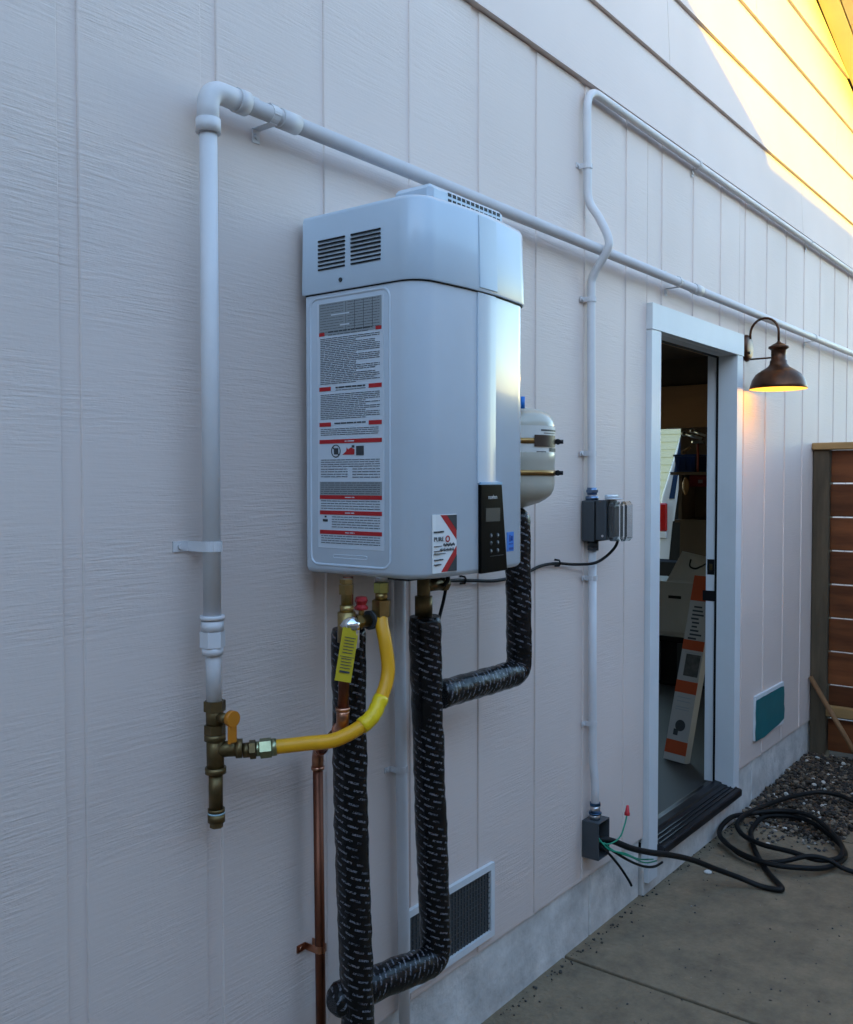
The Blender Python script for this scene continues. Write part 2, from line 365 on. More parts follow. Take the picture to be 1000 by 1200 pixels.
# gravel: thousands of pebbles, one mesh
gv = []; gf = []; gs = []
ico_v = [(0,0,1),(.894,0,.447),(.276,.851,.447),(-.724,.526,.447),(-.724,-.526,.447),(.276,-.851,.447),(.724,.526,-.447),(-.276,.851,-.447),(-.894,0,-.447),(-.276,-.851,-.447),(.724,-.526,-.447),(0,0,-1)]
ico_f = [(0,1,2),(0,2,3),(0,3,4),(0,4,5),(0,5,1),(1,6,2),(2,7,3),(3,8,4),(4,9,5),(5,10,1),(6,7,2),(7,8,3),(8,9,4),(9,10,5),(10,6,1),(6,11,7),(7,11,8),(8,11,9),(9,11,10),(10,11,6)]
cols = []
rg = random.Random(3)
pal = [(0.06,0.05,0.042),(0.085,0.07,0.055),(0.045,0.042,0.04),(0.13,0.10,0.07),(0.07,0.06,0.055),(0.17,0.13,0.09),(0.10,0.085,0.075),(0.30,0.27,0.23),(0.035,0.033,0.034)]
def pebble(x, y, z, s, c):
    o = len(gv); rot = Matrix.Rotation(rg.uniform(0, 6.28), 3, 'Z') @ Matrix.Rotation(rg.uniform(-.6, .6), 3, 'X')
    sc = Vector((s*rg.uniform(.8, 1.35), s*rg.uniform(.65, 1.05), s*rg.uniform(.45, .8)))
    for q in ico_v:
        k = rg.uniform(.82, 1.15); p = rot @ Vector((q[0]*sc.x*k, q[1]*sc.y*k, q[2]*sc.z*k)); gv.append((x+p.x, y+p.y, z+p.z))
    for f in ico_f: gf.append(tuple(o+i for i in f)); cols.append(c)
def in_gravel(x, y):
    if x > 5.40 or y > 0.005: return False
    edge = 4.245 if y < -0.42 else (4.2 + (0.10*((y+0.22)/0.17) if y > -0.22 else 0))
    if y < -0.455: return False
    return x > edge+0.0
cnt = 0
for layer, (n, z0, s0, s1) in enumerate(((2600, -0.035, .012, .02), (3200, -0.01, .009, .018), (2600, 0.008, .006, .015))):
    for _ in range(n):
        x = rg.uniform(4.18, 5.40); y = rg.uniform(-0.46, 0.0)
        if not in_gravel(x, y): continue
        zz = z0+0.03*max(0, min(1, (x-4.3)/0.8))+rg.uniform(-.006, .008)
        c = tuple(q*k_ for q, k_ in zip(rg.choice(pal), (.60, .50, .40))); 
        if rg.random() < .035: c = (0.48, 0.45, 0.40)
        pebble(x, y, zz, rg.uniform(s0, s1), c)
for _ in range(150):                                        # strays on the slab edge
    x = 4.24-abs(rg.gauss(0, .09)); y = rg.uniform(-.45, -.01); pebble(x, y, .005, rg.uniform(.004, .010), rg.choice(pal))
for _ in range(150):                                       # grit and dead leaf crumbs swept against the wall foot
    x = rg.uniform(2.0, 4.25); pebble(x, -0.006-abs(rg.gauss(0, .022)), .002, rg.uniform(.0018, .0055), tuple(q*.55 for q in rg.choice(pal)))
for _ in range(160):
    pebble(rg.uniform(2.2, 4.1), rg.uniform(-1.0, -.03), .002, rg.uniform(.0015, .0045), rg.choice(pal))
me = bpy.data.meshes.new('gravel'); me.from_pydata(gv, [], gf)
ca = me.color_attributes.new('pebble', 'FLOAT_COLOR', 'CORNER')
flat = []
for c in cols: flat += [*c, 1.0]*3
ca.data.foreach_set('color', flat)
GM = bpy.data.materials.new('gravel_pebbles'); GM.use_nodes = True
gn = GM.node_tree.nodes; at_ = gn.new('ShaderNodeVertexColor'); at_.layer_name = 'pebble'
GM.node_tree.links.new(at_.outputs[0], gn['Principled BSDF'].inputs['Base Color']); gn['Principled BSDF'].inputs['Roughness'].default_value = 0.75
me.materials.append(GM)
go = bpy.data.objects.new('gravel', me); col.objects.link(go); go['kind'] = 'stuff'; go['label'] = 'dark brown mixed gravel strip between the wall and the fence'; go['category'] = 'gravel'
for i, (x, y, s, l) in enumerate([(3.58, -.118, .016, 'flat white chip of paint lying on concrete beside the black cable'), (4.015, -.213, .011, 'small white pebble lying inside the coil of black cable')]):
    mb = MB(); mb.lathe([(0.0005, .007), (s*.7, .007), (s, .003), (s*.9, 0)], (x, y, 0.001), seg=7, smooth=False); 
    tag(mb.build('stone_chip', mat('chip', (0.62, 0.60, 0.57), 0.7), base=(x, y, 0)), l, 'stone')

# ================================================================== THE GARAGE BUILDING
BX0, BX1, BY1 = -4.0, 8.0, 6.5
DL, DR, DT, DB = 3.318, 4.135, 2.105, 0.17          # door opening
SB = 0.222                                            # bottom edge of siding
SEAM = 2.835
bld = thing('garage_building', (2, 0, 0), 'pale painted garage with grooved board siding below lapped boards in the gable', 'building')
# structural wall behind the siding, with the door opening left out (butted pieces)
wl = MB()
wl.box((BX0, 0.0045, 0.215), (DL-0.02, 0.095, SEAM+0.02)); wl.box((DR+0.02, 0.0045, 0.215), (BX1, 0.095, SEAM+0.02)); wl.box((DL-0.02, 0.0045, DT+0.02), (DR+0.02, 0.095, SEAM+0.02))
wl.build('wall', SID, bld)
# foundation, painted, slightly recessed, in casts with joints
for x0, x1 in ((BX0, 1.1), (1.106, 2.83), (2.837, 3.222), (3.229, 4.203), (4.21, 4.47), (4.477, 6.2), (6.204, BX1)):
    top = 0.2135 if not (x0 > 3.2 and x1 < 4.21) else 0.136
    y0 = 0.011 if not (x0 > 3.2 and x1 < 4.21) else -0.004
    MB().box((x0, y0, -0.3), (x1, 0.097, top), 0.004).build('foundation', FOUND, bld)
# vertical grooved boards: pitch 305 mm, groove 37 mm, 9.5 mm deep
PITCH, G1 = 0.3048, 0.9295
BW = PITCH-0.037
def board_mesh(x0, x1, z0, z1):
    mb = MB(); c = 0.0016
    mb.prism([(x0, 0.0045, z0), (x0+c*0.6, c, z0), (x0+c*1.6, 0, z0), (x1-c*1.6, 0, z0), (x1-c*0.6, c, z0), (x1, 0.0045, z0)], (0, 0, z1-z0)); return mb
first = None
k0 = int((BX0-G1)/PITCH)
k = k0
while True:
    x0 = G1+k*PITCH; x1 = x0+BW
    if x0 > BX1-0.05: break
    if x1 < 3.24 or x0 > 4.20:
        if first is None:
            first = board_mesh(x0, x1, SB, SEAM-0.004).build('siding_board', SID, bld); fx = x0
        else: instance(first, bld, (x0-fx, 0, 0))
    else:
        if x0 < 3.235: board_mesh(x0, 3.2345, SB, SEAM-0.004).build('siding_board', SID, bld)
        a = max(x0, 3.236); b = min(x1, 4.2035)
        if b-a > 0.02: board_mesh(a, b, 2.2035, SEAM-0.004).build('siding_board', SID, bld)
        if x1 > 4.205: board_mesh(max(x0, 4.2055), x1, SB, SEAM-0.004).build('siding_board', SID, bld)
    k += 1
# gable roofline
RZ = lambda x: 4.115-0.277*(x-5.318) if x > 1.2 else 4.115-0.277*(1.2-5.318)-0.277*(1.2-x)
RIDGEX = 1.2
def rake_x(z):          # X extents of the gable at height z
    top = RZ(RIDGEX)
    if z >= top: return None
    dx = (top-z)/0.277
    return max(BX0, RIDGEX-dx), min(BX1, RIDGEX+dx)
EXPO = 0.2735
joints = {0: (0.4, 5.1), 1: (3.385,), 2: (1.7, 5.75), 3: (4.35,), 4: (2.2,), 5: (3.1,), 6: (), 7: (), 8: ()}
for i in range(9):
    z0 = SEAM+i*EXPO; z1 = z0+EXPO-0.001
    ex = rake_x(z0); e2 = rake_x(z1) or (RIDGEX-0.01, RIDGEX+0.01)
    if ex is None: break
    if z1 > RZ(RIDGEX): z1 = RZ(RIDGEX)
    xs = [ex[0]]+[j for j in joints[i] if ex[0] < j < min(ex[1], e2[1])]+[ex[1]]
    for q in range(len(xs)-1):
        a, b = xs[q]+(0.0015 if q else 0), xs[q+1]-(0.0015 if q < len(xs)-2 else 0)
        at0, bt0 = (a if q else max(e2[0], a)), (b if q < len(xs)-2 else min(e2[1], b))
        mb = MB(); f0, f1, bk_ = -0.018, -0.004, 0.012
        V = [(a, bk_, z0), (b, bk_, z0), (b, f0, z0), (a, f0, z0), (at0, bk_, z1), (bt0, bk_, z1), (bt0, f1, z1), (at0, f1, z1)]
        mb.add(V, [(0,1,2,3), (4,7,6,5), (3,2,6,7), (0,4,5,1), (1,5,6,2), (0,3,7,4)])
        mb.build('lap_board', SIDL, bld)
# gable structural triangle behind the laps, other walls, ceiling
mb = MB(); tz = RZ(RIDGEX)
mb.prism([(BX0, 0.014, SEAM+0.022), (BX1, 0.014, SEAM+0.022), (BX1, 0.014, RZ(BX1)), (RIDGEX, 0.014, tz), (BX0, 0.014, RZ(BX0))], (0, 0.08, 0))
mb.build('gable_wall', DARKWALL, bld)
wb = MB(); wb.box((BX0, 0.1, 0.0), (BX0+0.1, BY1, SEAM)); wb.box((BX0, BY1, 0), (4.2, BY1+0.1, SEAM)); wb.box((7.5, BY1, 0), (BX1, BY1+0.1, SEAM)); wb.box((4.2, BY1, 2.4), (7.5, BY1+0.1, SEAM))  # unseen gap in the far wall, added to let daylight onto the header
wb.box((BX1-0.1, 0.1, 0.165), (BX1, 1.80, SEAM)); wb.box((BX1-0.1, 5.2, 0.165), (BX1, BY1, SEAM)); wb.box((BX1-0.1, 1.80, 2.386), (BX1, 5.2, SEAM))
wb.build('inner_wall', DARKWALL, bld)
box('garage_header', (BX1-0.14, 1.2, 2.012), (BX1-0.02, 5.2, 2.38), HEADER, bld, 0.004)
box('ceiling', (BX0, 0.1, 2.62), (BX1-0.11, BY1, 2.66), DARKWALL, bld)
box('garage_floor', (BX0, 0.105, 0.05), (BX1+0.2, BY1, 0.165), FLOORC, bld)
# roof deck, frieze along the rake, soffit planks and barge board
OV = 0.42
def rake_piece(xa, xb, y0, y1, off0, off1):
    """solid following the right-hand rake between xa and xb; off = vertical offsets above rake line"""
    mb = MB(); V = []
    for x in (xa, xb):
        for y in (y0, y1):
            for o in (off0, off1): V.append((x, y, RZ(x)+o))
    mb.add(V, [(0,1,3,2), (4,6,7,5), (0,4,5,1), (2,3,7,6), (0,2,6,4), (1,5,7,3)]); return mb
rake_piece(RIDGEX, BX1+0.5, -0.115, -0.0185, 0.0, 0.10).build('frieze_board', SOFF, bld)
rake_piece(RIDGEX, BX1+0.5, -OV-0.035, -OV-.001, -0.02, 0.2).build('barge_board', SOFF, bld)
for side in (1,):
    x = RIDGEX; q = 0
    while x < BX1+0.5:
        xb = min(x+0.19, BX1+0.5)
        rake_piece(x+0.002, xb-0.002, -OV, -0.121, 0.006, 0.03).build('soffit_plank', SOFF, bld)
        x = xb
rf = MB(); 
rf.prism([(RIDGEX, -OV-0.04, RZ(RIDGEX)+0.13), (BX1+0.6, -OV-0.04, RZ(BX1+0.6)+0.13), (BX1+0.6, -OV-0.04, RZ(BX1+0.6)+0.2), (RIDGEX, -OV-0.04, RZ(RIDGEX)+0.215)], (0, BY1+1.0, 0))
rf.prism([(RIDGEX, -OV-0.04, RZ(RIDGEX)+0.13), (RIDGEX, -OV-0.04, RZ(RIDGEX)+0.215), (BX0-0.6, -OV-0.04, RZ(BX0-0.6)+0.2), (BX0-0.6, -OV-0.04, RZ(BX0-0.6)+0.13)], (0, BY1+1.0, 0))
rf.build('roof', ROOF, bld)

# door frame
df = MB().box((3.2365, -0.021, 0.05), (DL, 0.0085, DT)).build('door_frame', TRIM, bld)
df.name = 'door_frame'
MB().box((DR-0.001, -0.021, 0.148), (4.2035, 0.0085, DT)).build('side_casing', TRIM, df)
MB().box((3.2335, -0.024, DT+0.0015), (4.2065, 0.0085, 2.2015)).build('head_casing', TRIM, df)
MB().box((DL-0.018, 0.0087, DB), (DL-0.0005, 0.115, DT+0.018)).build('jamb', TRIM, df)
MB().box((DR, 0.0087, DB+0.012), (DR+0.018, 0.064, DT+0.018)).build('jamb', TRIM, df)
MB().box((DR+0.010, 0.0765, DB+0.012), (DR+0.022, 0.118, DT+0.018)).build('rabbet', TRIM, df)
MB().box((DR+0.0045, 0.0645, DB+0.012), (DR+0.016, 0.0762, DT+0.018)).build('weatherstrip', BLACKR, df)
MB().box((DL, 0.0087, DT), (DR-0.0005, 0.064, DT+0.018)).build('head_jamb', TRIM, df)
MB().box((DL, 0.0645, DT-0.006), (DR-0.0005, 0.0762, DT+0.018)).build('weatherstrip', BLACKR, df)
MB().box((DL, 0.0765, DT+0.006), (DR-0.0005, 0.118, DT+0.018)).build('head_rabbet', HEADER, df)
sp = box('strike_plate', (DR+0.0085, 0.079, 1.125), (DR+0.0105, 0.112, 1.195), BLACKP, df)
box('bolt_hole', (DR+0.0078, 0.088, 1.146), (DR+0.0084, 0.102, 1.174), BRASS, sp)
box('strike_plate', (DR+0.0075, 0.073, 1.005), (DR+0.0105, 0.132, 1.052), BLACKP, df)
sl_ = MB(); sl_.prism([(DL-0.004, -0.052, 0.139), (DL-0.004, -0.052, 0.166), (DL-0.004, -0.046, 0.170), (DL-0.004, 0.03, 0.180), (DL-0.004, 0.034, 0.190), (DL-0.004, 0.066, 0.194), (DL-0.004, 0.07, 0.181), (DL-0.004, 0.10, 0.181), (DL-0.004, 0.10, 0.139)], (DR-DL+0.028, 0, 0))
so_ = sl_.build('door_sill', SILL, bld, bevel=0.002)
for yy in (-0.03, -0.012, 0.006): box('tread_rib', (DL+0.002, yy, 0.1705+(yy+.05)*.12), (DR+0.018, yy+0.005, 0.1745+(yy+.05)*.12), SILL, so_)

# foundation vents let into the siding
def vent(x0, x1, z0, z1, parent):
    f = MB(); w_ = 0.018
    f.box((x0, -0.012, z1-w_), (x1, -0.0005, z1)); f.box((x0, -0.012, z0), (x1, -0.0005, z0+w_)); f.box((x0, -0.0118, z0+w_), (x0+w_, -0.0005, z1-w_)); f.box((x1-w_, -0.0118, z0+w_), (x1, -0.0005, z1-w_))
    fo = f.build('foundation_vent', TRIM, parent)
    box('screen_backing', (x0+w_, -0.0025, z0+w_), (x1-w_, -0.0006, z1-w_), MESHM, fo)
    s = MB(); n = 26
    for i in range(n): 
        xx = x0+w_+(x1-x0-2*w_)*(i+.5)/n; s.box((xx-.001, -0.0052, z0+w_), (xx+.001, -0.0027, z1-w_))
    for i in range(12):
        zz = z0+w_+(z1-z0-2*w_)*(i+.5)/12; s.box((x0+w_, -0.0068, zz-.001), (x1-w_, -0.0053, zz+.001))
    s.build('wire_mesh', GREYP, fo); return fo
v1 = vent(1.81, 2.215, 0.25, 0.462, bld)
v2 = vent(4.455, 4.885, 0.312, 0.525, bld)
pt = MB(); pts = []
n = 14
for i in range(n+1):
    for j in range(2):
        pass
edge = [(4.452, .312), (4.447, .36), (4.456, .40), (4.45, .45), (4.457, .506), (4.56, .509), (4.67, .503), (4.79, .508), (4.882, .502), (4.889, .46), (4.884, .41), (4.896, .385), (4.888, .335), (4.80, .322), (4.70, .316), (4.58, .305)]
pt.prism([(x, -0.0142, z) for x, z in edge], (0, 0.0017, 0)); pt.build('masking_film', TEAL, v2)

# ================================================================== GAS PIPE ON THE WALL
gp = thing('gas_pipe', (1.173, -0.05, 0.9), 'white painted steel gas pipe rising beside the water heater and running above the door', 'gas pipe')
r_ = 0.0170; Yg = -0.05; gx = 1.172; gz = 2.292
MB().cyl((gx, Yg, 1.27), (gx, Yg, gz-0.045), r_, 20).build('riser', PIPEP, gp)
MB().cyl((gx+0.003, Yg, 1.118), (gx, Yg, 1.268), 0.0146, 20).build('riser_nipple', PIPEP, gp)
MB().cyl((gx+0.06, Yg, gz), (7.9, Yg, gz+0.022), r_, 20).build('horizontal_run', PIPEP, gp)
el = MB(); el.tube(rounded([(gx, Yg, gz-0.075), (gx, Yg, gz), (gx+0.085, Yg, gz)], 0.045, 8), 0.0210, 20)
el.cyl((gx, Yg, gz-0.084), (gx, Yg, gz-0.058), 0.0236, 20); el.cyl((gx+0.068, Yg, gz), (gx+0.094, Yg, gz), 0.0236, 20)
el.build('elbow', PIPEP, gp)
un = MB(); un.cyl((gx, Yg, 1.262), (gx, Yg, 1.282), 0.0216, 20); un.hexn((gx, Yg, 1.231), (gx, Yg, 1.2615), 0.0244); un.cyl((gx, Yg, 1.216), (gx, Yg, 1.2305), 0.0204, 20); un.cyl((gx, Yg, 1.284), (gx, Yg, 1.292), 0.0236, 20)
un.build('union_fitting', PIPEP, gp)
cp_ = MB(); cp_.cyl((1.355, Yg, gz), (1.405, Yg, gz), 0.0204, 20); cp_.build('coupling', PIPEP, gp)
cp_ = MB(); cp_.cyl((3.55, Yg, gz+.008), (3.62, Yg, gz+.008), 0.0204, 20); cp_.build('coupling', PIPEP, gp)
def strap_v(x, y, z, r, parent, name='strap', ears=0.03, sides=(-1, 1), material=PIPEP, h=0.02):
    """conduit strap round a vertical pipe, ears lying on the wall"""
    mb = MB(); pts = []
    for k in range(13):
        a = math.pi*k/12; pts.append((x-math.cos(a)*(r+.0018), y-math.sin(a)*(r+.0018)))
    ring = [(pts[0][0], -0.001)]+pts+[(pts[-1][0], -0.001)]
    for i in range(len(ring)-1):
        (xa, ya), (xb, yb) = ring[i], ring[i+1]
        mb.add([(xa, ya, z-h/2), (xb, yb, z-h/2), (xb, yb, z+h/2), (xa, ya, z+h/2)], [(0, 1, 2, 3)])
    for s in sides:
        xe = x+s*(r+.002); mb.box((xe, -0.0032, z-h/2), (xe+s*ears, -0.0008, z+h/2)); mb.cyl((xe+s*ears*.55, -0.0032, z), (xe+s*ears*.55, -0.0075, z), 0.006, 8)
    o = mb.build(name, material, parent)
    md = o.modifiers.new('solid', 'SOLIDIFY'); md.thickness = 0.0016; return o
strap_v(gx, Yg, 1.425, r_, gp, sides=(-1,), ears=0.035)
def strap_h(x, y, z, r, parent, material=PIPEP, wdt=0.02):
    mb = MB(); pts = []
    for k in range(13):
        a = math.pi*k/12; pts.append((y-math.sin(a)*(r+.0018), z+math.cos(a)*(r+.0018)))
    ring = [(-0.001, pts[0][1])]+pts+[(-0.001, pts[-1][1])]
    for i in range(len(ring)-1):
        (ya, za), (yb, zb) = ring[i], ring[i+1]
        mb.add([(x-wdt/2, ya, za), (x+wdt/2, ya, za), (x+wdt/2, yb, zb), (x-wdt/2, yb, zb)], [(0, 1, 2, 3)])
    for s in (-1, 1):
        ze = z+s*(r+.002); mb.box((x-wdt/2, -0.0032, ze), (x+wdt/2, -0.0008, ze+s*.028)); mb.cyl((x, -0.0032, ze+s*.015), (x, -0.0075, ze+s*.015), 0.006, 8)
    o = mb.build('strap', material, parent); md = o.modifiers.new('solid', 'SOLIDIFY'); md.thickness = 0.0016; return o
for xx in (1.335, 3.40, 5.2): strap_h(xx, Yg, gz+(xx-1.2)*.0033, r_, gp)
# brass shut-off valve, tee and drip leg below
gvx = 1.176
tee = thing('gas_tee_assembly', (gvx, Yg, 0.89), 'aged brass gas shut-off valve, tee and drip leg hanging under the white pipe', 'gas valve')
vb = MB(); vb.cyl((gvx, Yg, 1.0735), (gvx, Yg, 1.118), 0.0172, 18); vb.hexn((gvx, Yg, 1.106), (gvx, Yg, 1.126), 0.0212); vb.hexn((gvx, Yg, 1.062), (gvx, Yg, 1.0795), 0.0207)
vb.cyl((gvx, Yg-0.014, 1.096), (gvx, Yg-0.037, 1.096), 0.0095, 12); vo = vb.build('valve_body', BRASSD, tee)
hd = MB(); hd.cyl((gvx+0.006, Yg-0.0375, 1.096), (gvx+0.006, Yg-0.049, 1.096), 0.0155, 14); hd.box((gvx-0.005, Yg-0.047, 1.048), (gvx+0.017, Yg-0.04, 1.094), 0.003); hd.build('handle', mat('orange_handle', (0.50, 0.17, 0.01), 0.4), vo)
BR = Vector((.707, -.707, 0)); TC = Vector((gvx, Yg, 1.031))
tb = MB(); tb.cyl((gvx+.001, Yg, 0.985), (gvx, Yg, 1.0615), 0.0168, 18); tb.cyl(TC, TC+BR*.05, 0.0152, 18); tb.cyl((gvx, Yg, 1.049), (gvx, Yg, 1.0612), 0.0207, 18); tb.cyl((gvx+.001, Yg, 0.9845), (gvx+.001, Yg, 0.996), 0.0207, 18); tb.cyl(TC+BR*.04, TC+BR*.052, 0.0188, 18)
tb.build('tee', BRASSD, tee)
MB().cyl((gvx+.001, Yg, 0.915), (gvx+.001, Yg, 0.984), 0.0138, 18).build('drip_leg', BRASSD, tee)
dc = MB(); dc.cyl((gvx+.002, Yg, 0.889), (gvx+.002, Yg, 0.9045), 0.0168, 18); dc.cyl((gvx+.002, Yg, 0.908), (gvx+.002, Yg, 0.9149), 0.0164, 18); dc.hexn((gvx+.002, Yg, 0.878), (gvx+.002, Yg, 0.8887), 0.0130); dc.build('drip_cap', BRASSD, tee)
MB().cyl((gvx+.002, Yg, 0.9047), (gvx+.002, Yg, 0.9078), 0.0167, 18).build('seal_tape', mat('ptfe_tape', (0.35, 0.5, 0.55), 0.4), tee)

# yellow flexible gas line
gl = thing('gas_flex_line', (1.25, -0.12, 1.0), 'yellow jacketed flexible gas line curving from brass tee up to the heater', 'gas line')
e_ = TC+BR*.112
GASP = [tuple(e_), (1.300, -0.174, 1.036), (1.343, -0.216, 1.042), (1.401, -0.245, 1.070), (1.437, -0.248, 1.107), (1.465, -0.245, 1.157), (1.469, -0.235, 1.214), (1.473, -0.222, 1.252), (1.482, -.213, 1.273)]
path = catmull(GASP, 8)
MB().tube(path, 0.0142, 16).build('jacketed_tube', YELLOW, gl)
i0, i1 = 22, 34
MB().tube(path[i0:i1], [0.0160+0.0007*math.sin(i*2.1) for i in range(i1-i0)], 16, wob=0.0012).build('tape_wrap', YTAPE, gl)
ft = MB(); d = (Vector(path[3])-Vector(path[0])).normalized(); e0 = Vector(path[0])
ft.hexn(e0-d*0.004, e0-d*0.026, 0.0195); ft.cyl(e0-d*0.026, e0-d*0.034, 0.0145, 14)
ft.cyl(e0+d*0.006, e0-d*0.004, 0.0170, 16)
ft.build('flare_nut', mat('plated_nut', (0.40, 0.42, 0.25), 0.3, 1.0, var=0.3, vscale=30), gl)
f2 = MB(); f2.hexn(e0-d*0.0345, e0-d*0.046, 0.0185); f2.cyl(e0-d*0.046, e0-d*0.059, 0.0145, 14)
f2.build('adapter', BRASSD, gl)
ft = MB(); e1 = Vector(path[-1]); ft.hexn(e1+Vector((0,0,-.004)), e1+Vector((0,0,.030)), 0.0205); ft.cyl(e1+Vector((0,0,.0305)), e1+Vector((0,0,.045)), 0.013, 14); ft.build('flare_nut', BRASS, gl)
f3 = MB(); f3.hexn(e1+Vector((0,0,.0455)), e1+Vector((0,0,.066)), 0.0165); f3.build('adapter', mat('yellow_green_plating', (0.42, 0.40, 0.12), 0.35, 0.9), gl)
f3 = MB(); f3.cyl(e1+Vector((0,0,.0665)), e1+Vector((0,0,.086)), 0.0135, 14); f3.build('gas_stub', STEEL, gl)

# ================================================================== THE WATER HEATER
HX0, HX1, HY0, HY1 = 1.452, 1.862, -0.028, -0.338
HZ0, HZS, HZT = 1.352, 1.958, 2.118
wh = thing('water_heater', (1.655, -0.03, 1.352), 'white tankless water heater with vent cap and black control panel hung on the wall', 'water heater')
def rr_profile(x0, x1, yb, yf, rc, bow, n=8, rb=0.006):
    """plan outline of the casing: square at the wall, rounded bowed front"""
    pts = [(x0, yb)]
    for k in range(n+1):
        a = math.pi/2*k/n; pts.append((x0+rc-rc*math.cos(a), yf+rc-rc*math.sin(a)))
    m_ = 20
    for k in range(1, m_):
        t = k/m_; pts.append((x0+rc+(x1-x0-2*rc)*t, yf-bow*math.sin(math.pi*t)))
    for k in range(n+1):
        a = math.pi/2*k/n; pts.append((x1-rc+rc*math.sin(a), yf+rc-rc*math.cos(a)))
    pts.append((x1, yb)); return pts
def casing(prof_fn, levels, cap_bottom=True, cap_top=True):
    """stack of plan outlines: levels = [(z, inset)]"""
    mb = MB(); rings = []
    for z, ins in levels: rings.append([(x, y, z) for x, y in prof_fn(ins)])
    n = len(rings[0]); V = [p for r in rings for p in r]; F = []
    for i in range(len(rings)-1):
        for k in range(n):
            k2 = (k+1) % n; F.append((i*n+k, i*n+k2, (i+1)*n+k2, (i+1)*n+k))
    mb.add(V, F, True)
    if cap_bottom: mb.add(rings[0], [tuple(range(n))])
    if cap_top: mb.add(rings[-1], [tuple(range(n))[::-1]])
    return mb
BOW = 0.012; RC = 0.052
pf = lambda ins: rr_profile(HX0+ins, HX1-ins, HY0, HY1+ins, max(RC-ins*0.5, .01), BOW)
lv = [(HZ0, 0.016), (HZ0+.002, .010), (HZ0+.006, 0.004), (HZ0+.013, 0.0), (HZS-.003, 0.0), (HZS, 0.004)]
body = casing(pf, lv).build('body', WHITE, wh)
md = body.modifiers.new('ws', 'EDGE_SPLIT'); md.split_angle = R(50)
pfc = lambda ins: rr_profile(HX0-.006+ins, HX1+.006-ins, HY0+.006, HY1-.007+ins, max(RC+.004-ins*.3, .01), BOW)
lvc = [(HZS-.010, .0085), (HZS-.0100, 0.0015), (HZS-.006, 0.0), (HZT-.012, 0.004), (HZT-.004, 0.008), (HZT, 0.018), (HZT+.001, 0.05)]
cov = casing(pfc, lvc).build('vent_cover', WHITEC, wh)
md = cov.modifiers.new('ws', 'EDGE_SPLIT'); md.split_angle = R(50)
# seam shadow put in as a thin black strip, shaped like a gasket
casing(lambda ins: rr_profile(HX0-.0015, HX1+.0015, HY0, HY1-.0015, RC, BOW), [(HZS-.0125, 0), (HZS-.0103, 0)]).build('gasket', BLACKR, wh)
# louvre slots on the left cheek of the cover
XS = HX0-0.0062
def slots(y0, y1, z0, z1, n):
    for i in range(n):
        zz = z0+(z1-z0)*(i+.5)/n
        mb = MB(); mb.box((XS-.0006, y0, zz-.0017), (XS+.002, y1, zz+.0017)); mb.build('louvre_slot', BLACKP, cov)
slots(-0.070, -0.146, 1.992, 2.060, 8); slots(-0.163, -0.243, 1.992, 2.060, 8)
sc = MB(); sc.cyl((XS-.002, -.135, 1.968), (XS+.002, -.135, 1.968), .0045, 10); sc.build('screw', GREYD, cov)
# exhaust grille on top
eg = MB(); gx0, gx1, gy0, gy1 = 1.535, 1.812, -0.20, -0.302
eg.box((gx0, gy1, HZT-.002), (gx1, gy0, HZT+.043), .010); ego = eg.build('exhaust_grille', WHITEC, wh, bevel=.002)
for j in range(2):
    for i in range(12):
        xx = gx0+.06+(gx1-gx0-.075)*(i)/12; zz = HZT+.014+j*.0125
        MB().box((xx, gy1-.0008, zz), (xx+.0115, gy1+.002, zz+.007)).build('grille_slot', BLACKP, ego)
# embossed side panel and label
XP = HX0-0.0004
def ridge_rect(x, y0, y1, z0, z1, r, w, h):
    cpts = []
    for (cy, cz, a0) in ((y1-r, z1-r, 0), (y0+r, z1-r, 90), (y0+r, z0+r, 180), (y1-r, z0+r, 270)):
        for k in range(7):
            a = R(a0+15*k); cpts.append(Vector((x, cy+r*math.cos(a), cz+r*math.sin(a))))
    cpts.append(cpts[0]); cpts.append(cpts[1]); mb = MB(); mb.tube(cpts, w, 8, caps=False); return mb
ridge_rect(HX0+.0012, -0.262, -0.040, 1.372, 1.938, .02, .0034, .002).build('embossed_frame', WHITE, wh)
lb = MB().box((XP-.0006, -0.247, 1.408), (XP+.0004, -0.062, 1.926)).build('warning_label', PAPER, wh)
XL = XP-.0010
def lab(mb, y0, y1, z0, z1, k=0): mb.box((XL-.0002-k*.0003, y0, z0), (XL+.0003-k*.0001, y1, z1))
Y0, Y1 = -0.068, -0.242            # left (wall side) to right (front)
yy = lambda t: Y0+(Y1-Y0)*t
zv = lambda v: 1.9266-(v-350)*(0.5121/290)
rd = MB(); tx = MB(); gr = MB(); wt = MB()
lab(gr, yy(0), yy(1), zv(389), zv(351))
rl = random.Random(5)
def line(mb, t0, t1, z, h=.0011, k=1):
    t = t0
    while t < t1:
        e = min(t1, t+rl.uniform(.03, .11)); lab(mb, yy(t), yy(e), z-h/2, z+h/2, k); t = e+.012
for i in range(11): line(tx, 0.02, 0.40, zv(353+i*3.2), .0008); line(tx, 0.47, 0.97, zv(353+i*3.2), .0009)
for tt in (0.44, 0.58, 0.72, 0.86): lab(tx, yy(tt), yy(tt)-.0008, zv(387), zv(352), 1)
lab(wt, yy(.20), yy(.50), zv(366.3), zv(365), 2); lab(wt, yy(.35), yy(.5), zv(379.4), zv(378), 2)
def redbar(v, t0=0, t1=1, h=.0085): lab(rd, yy(t0), yy(t1), zv(v)-h/2, zv(v)+h/2, 1)
redbar(387.5, 0, .09, .0072); redbar(387.5, .91, 1, .0072); line(tx, .15, .85, zv(385.5), .0028); line(tx, .15, .8, zv(389), .0012)
v = 393
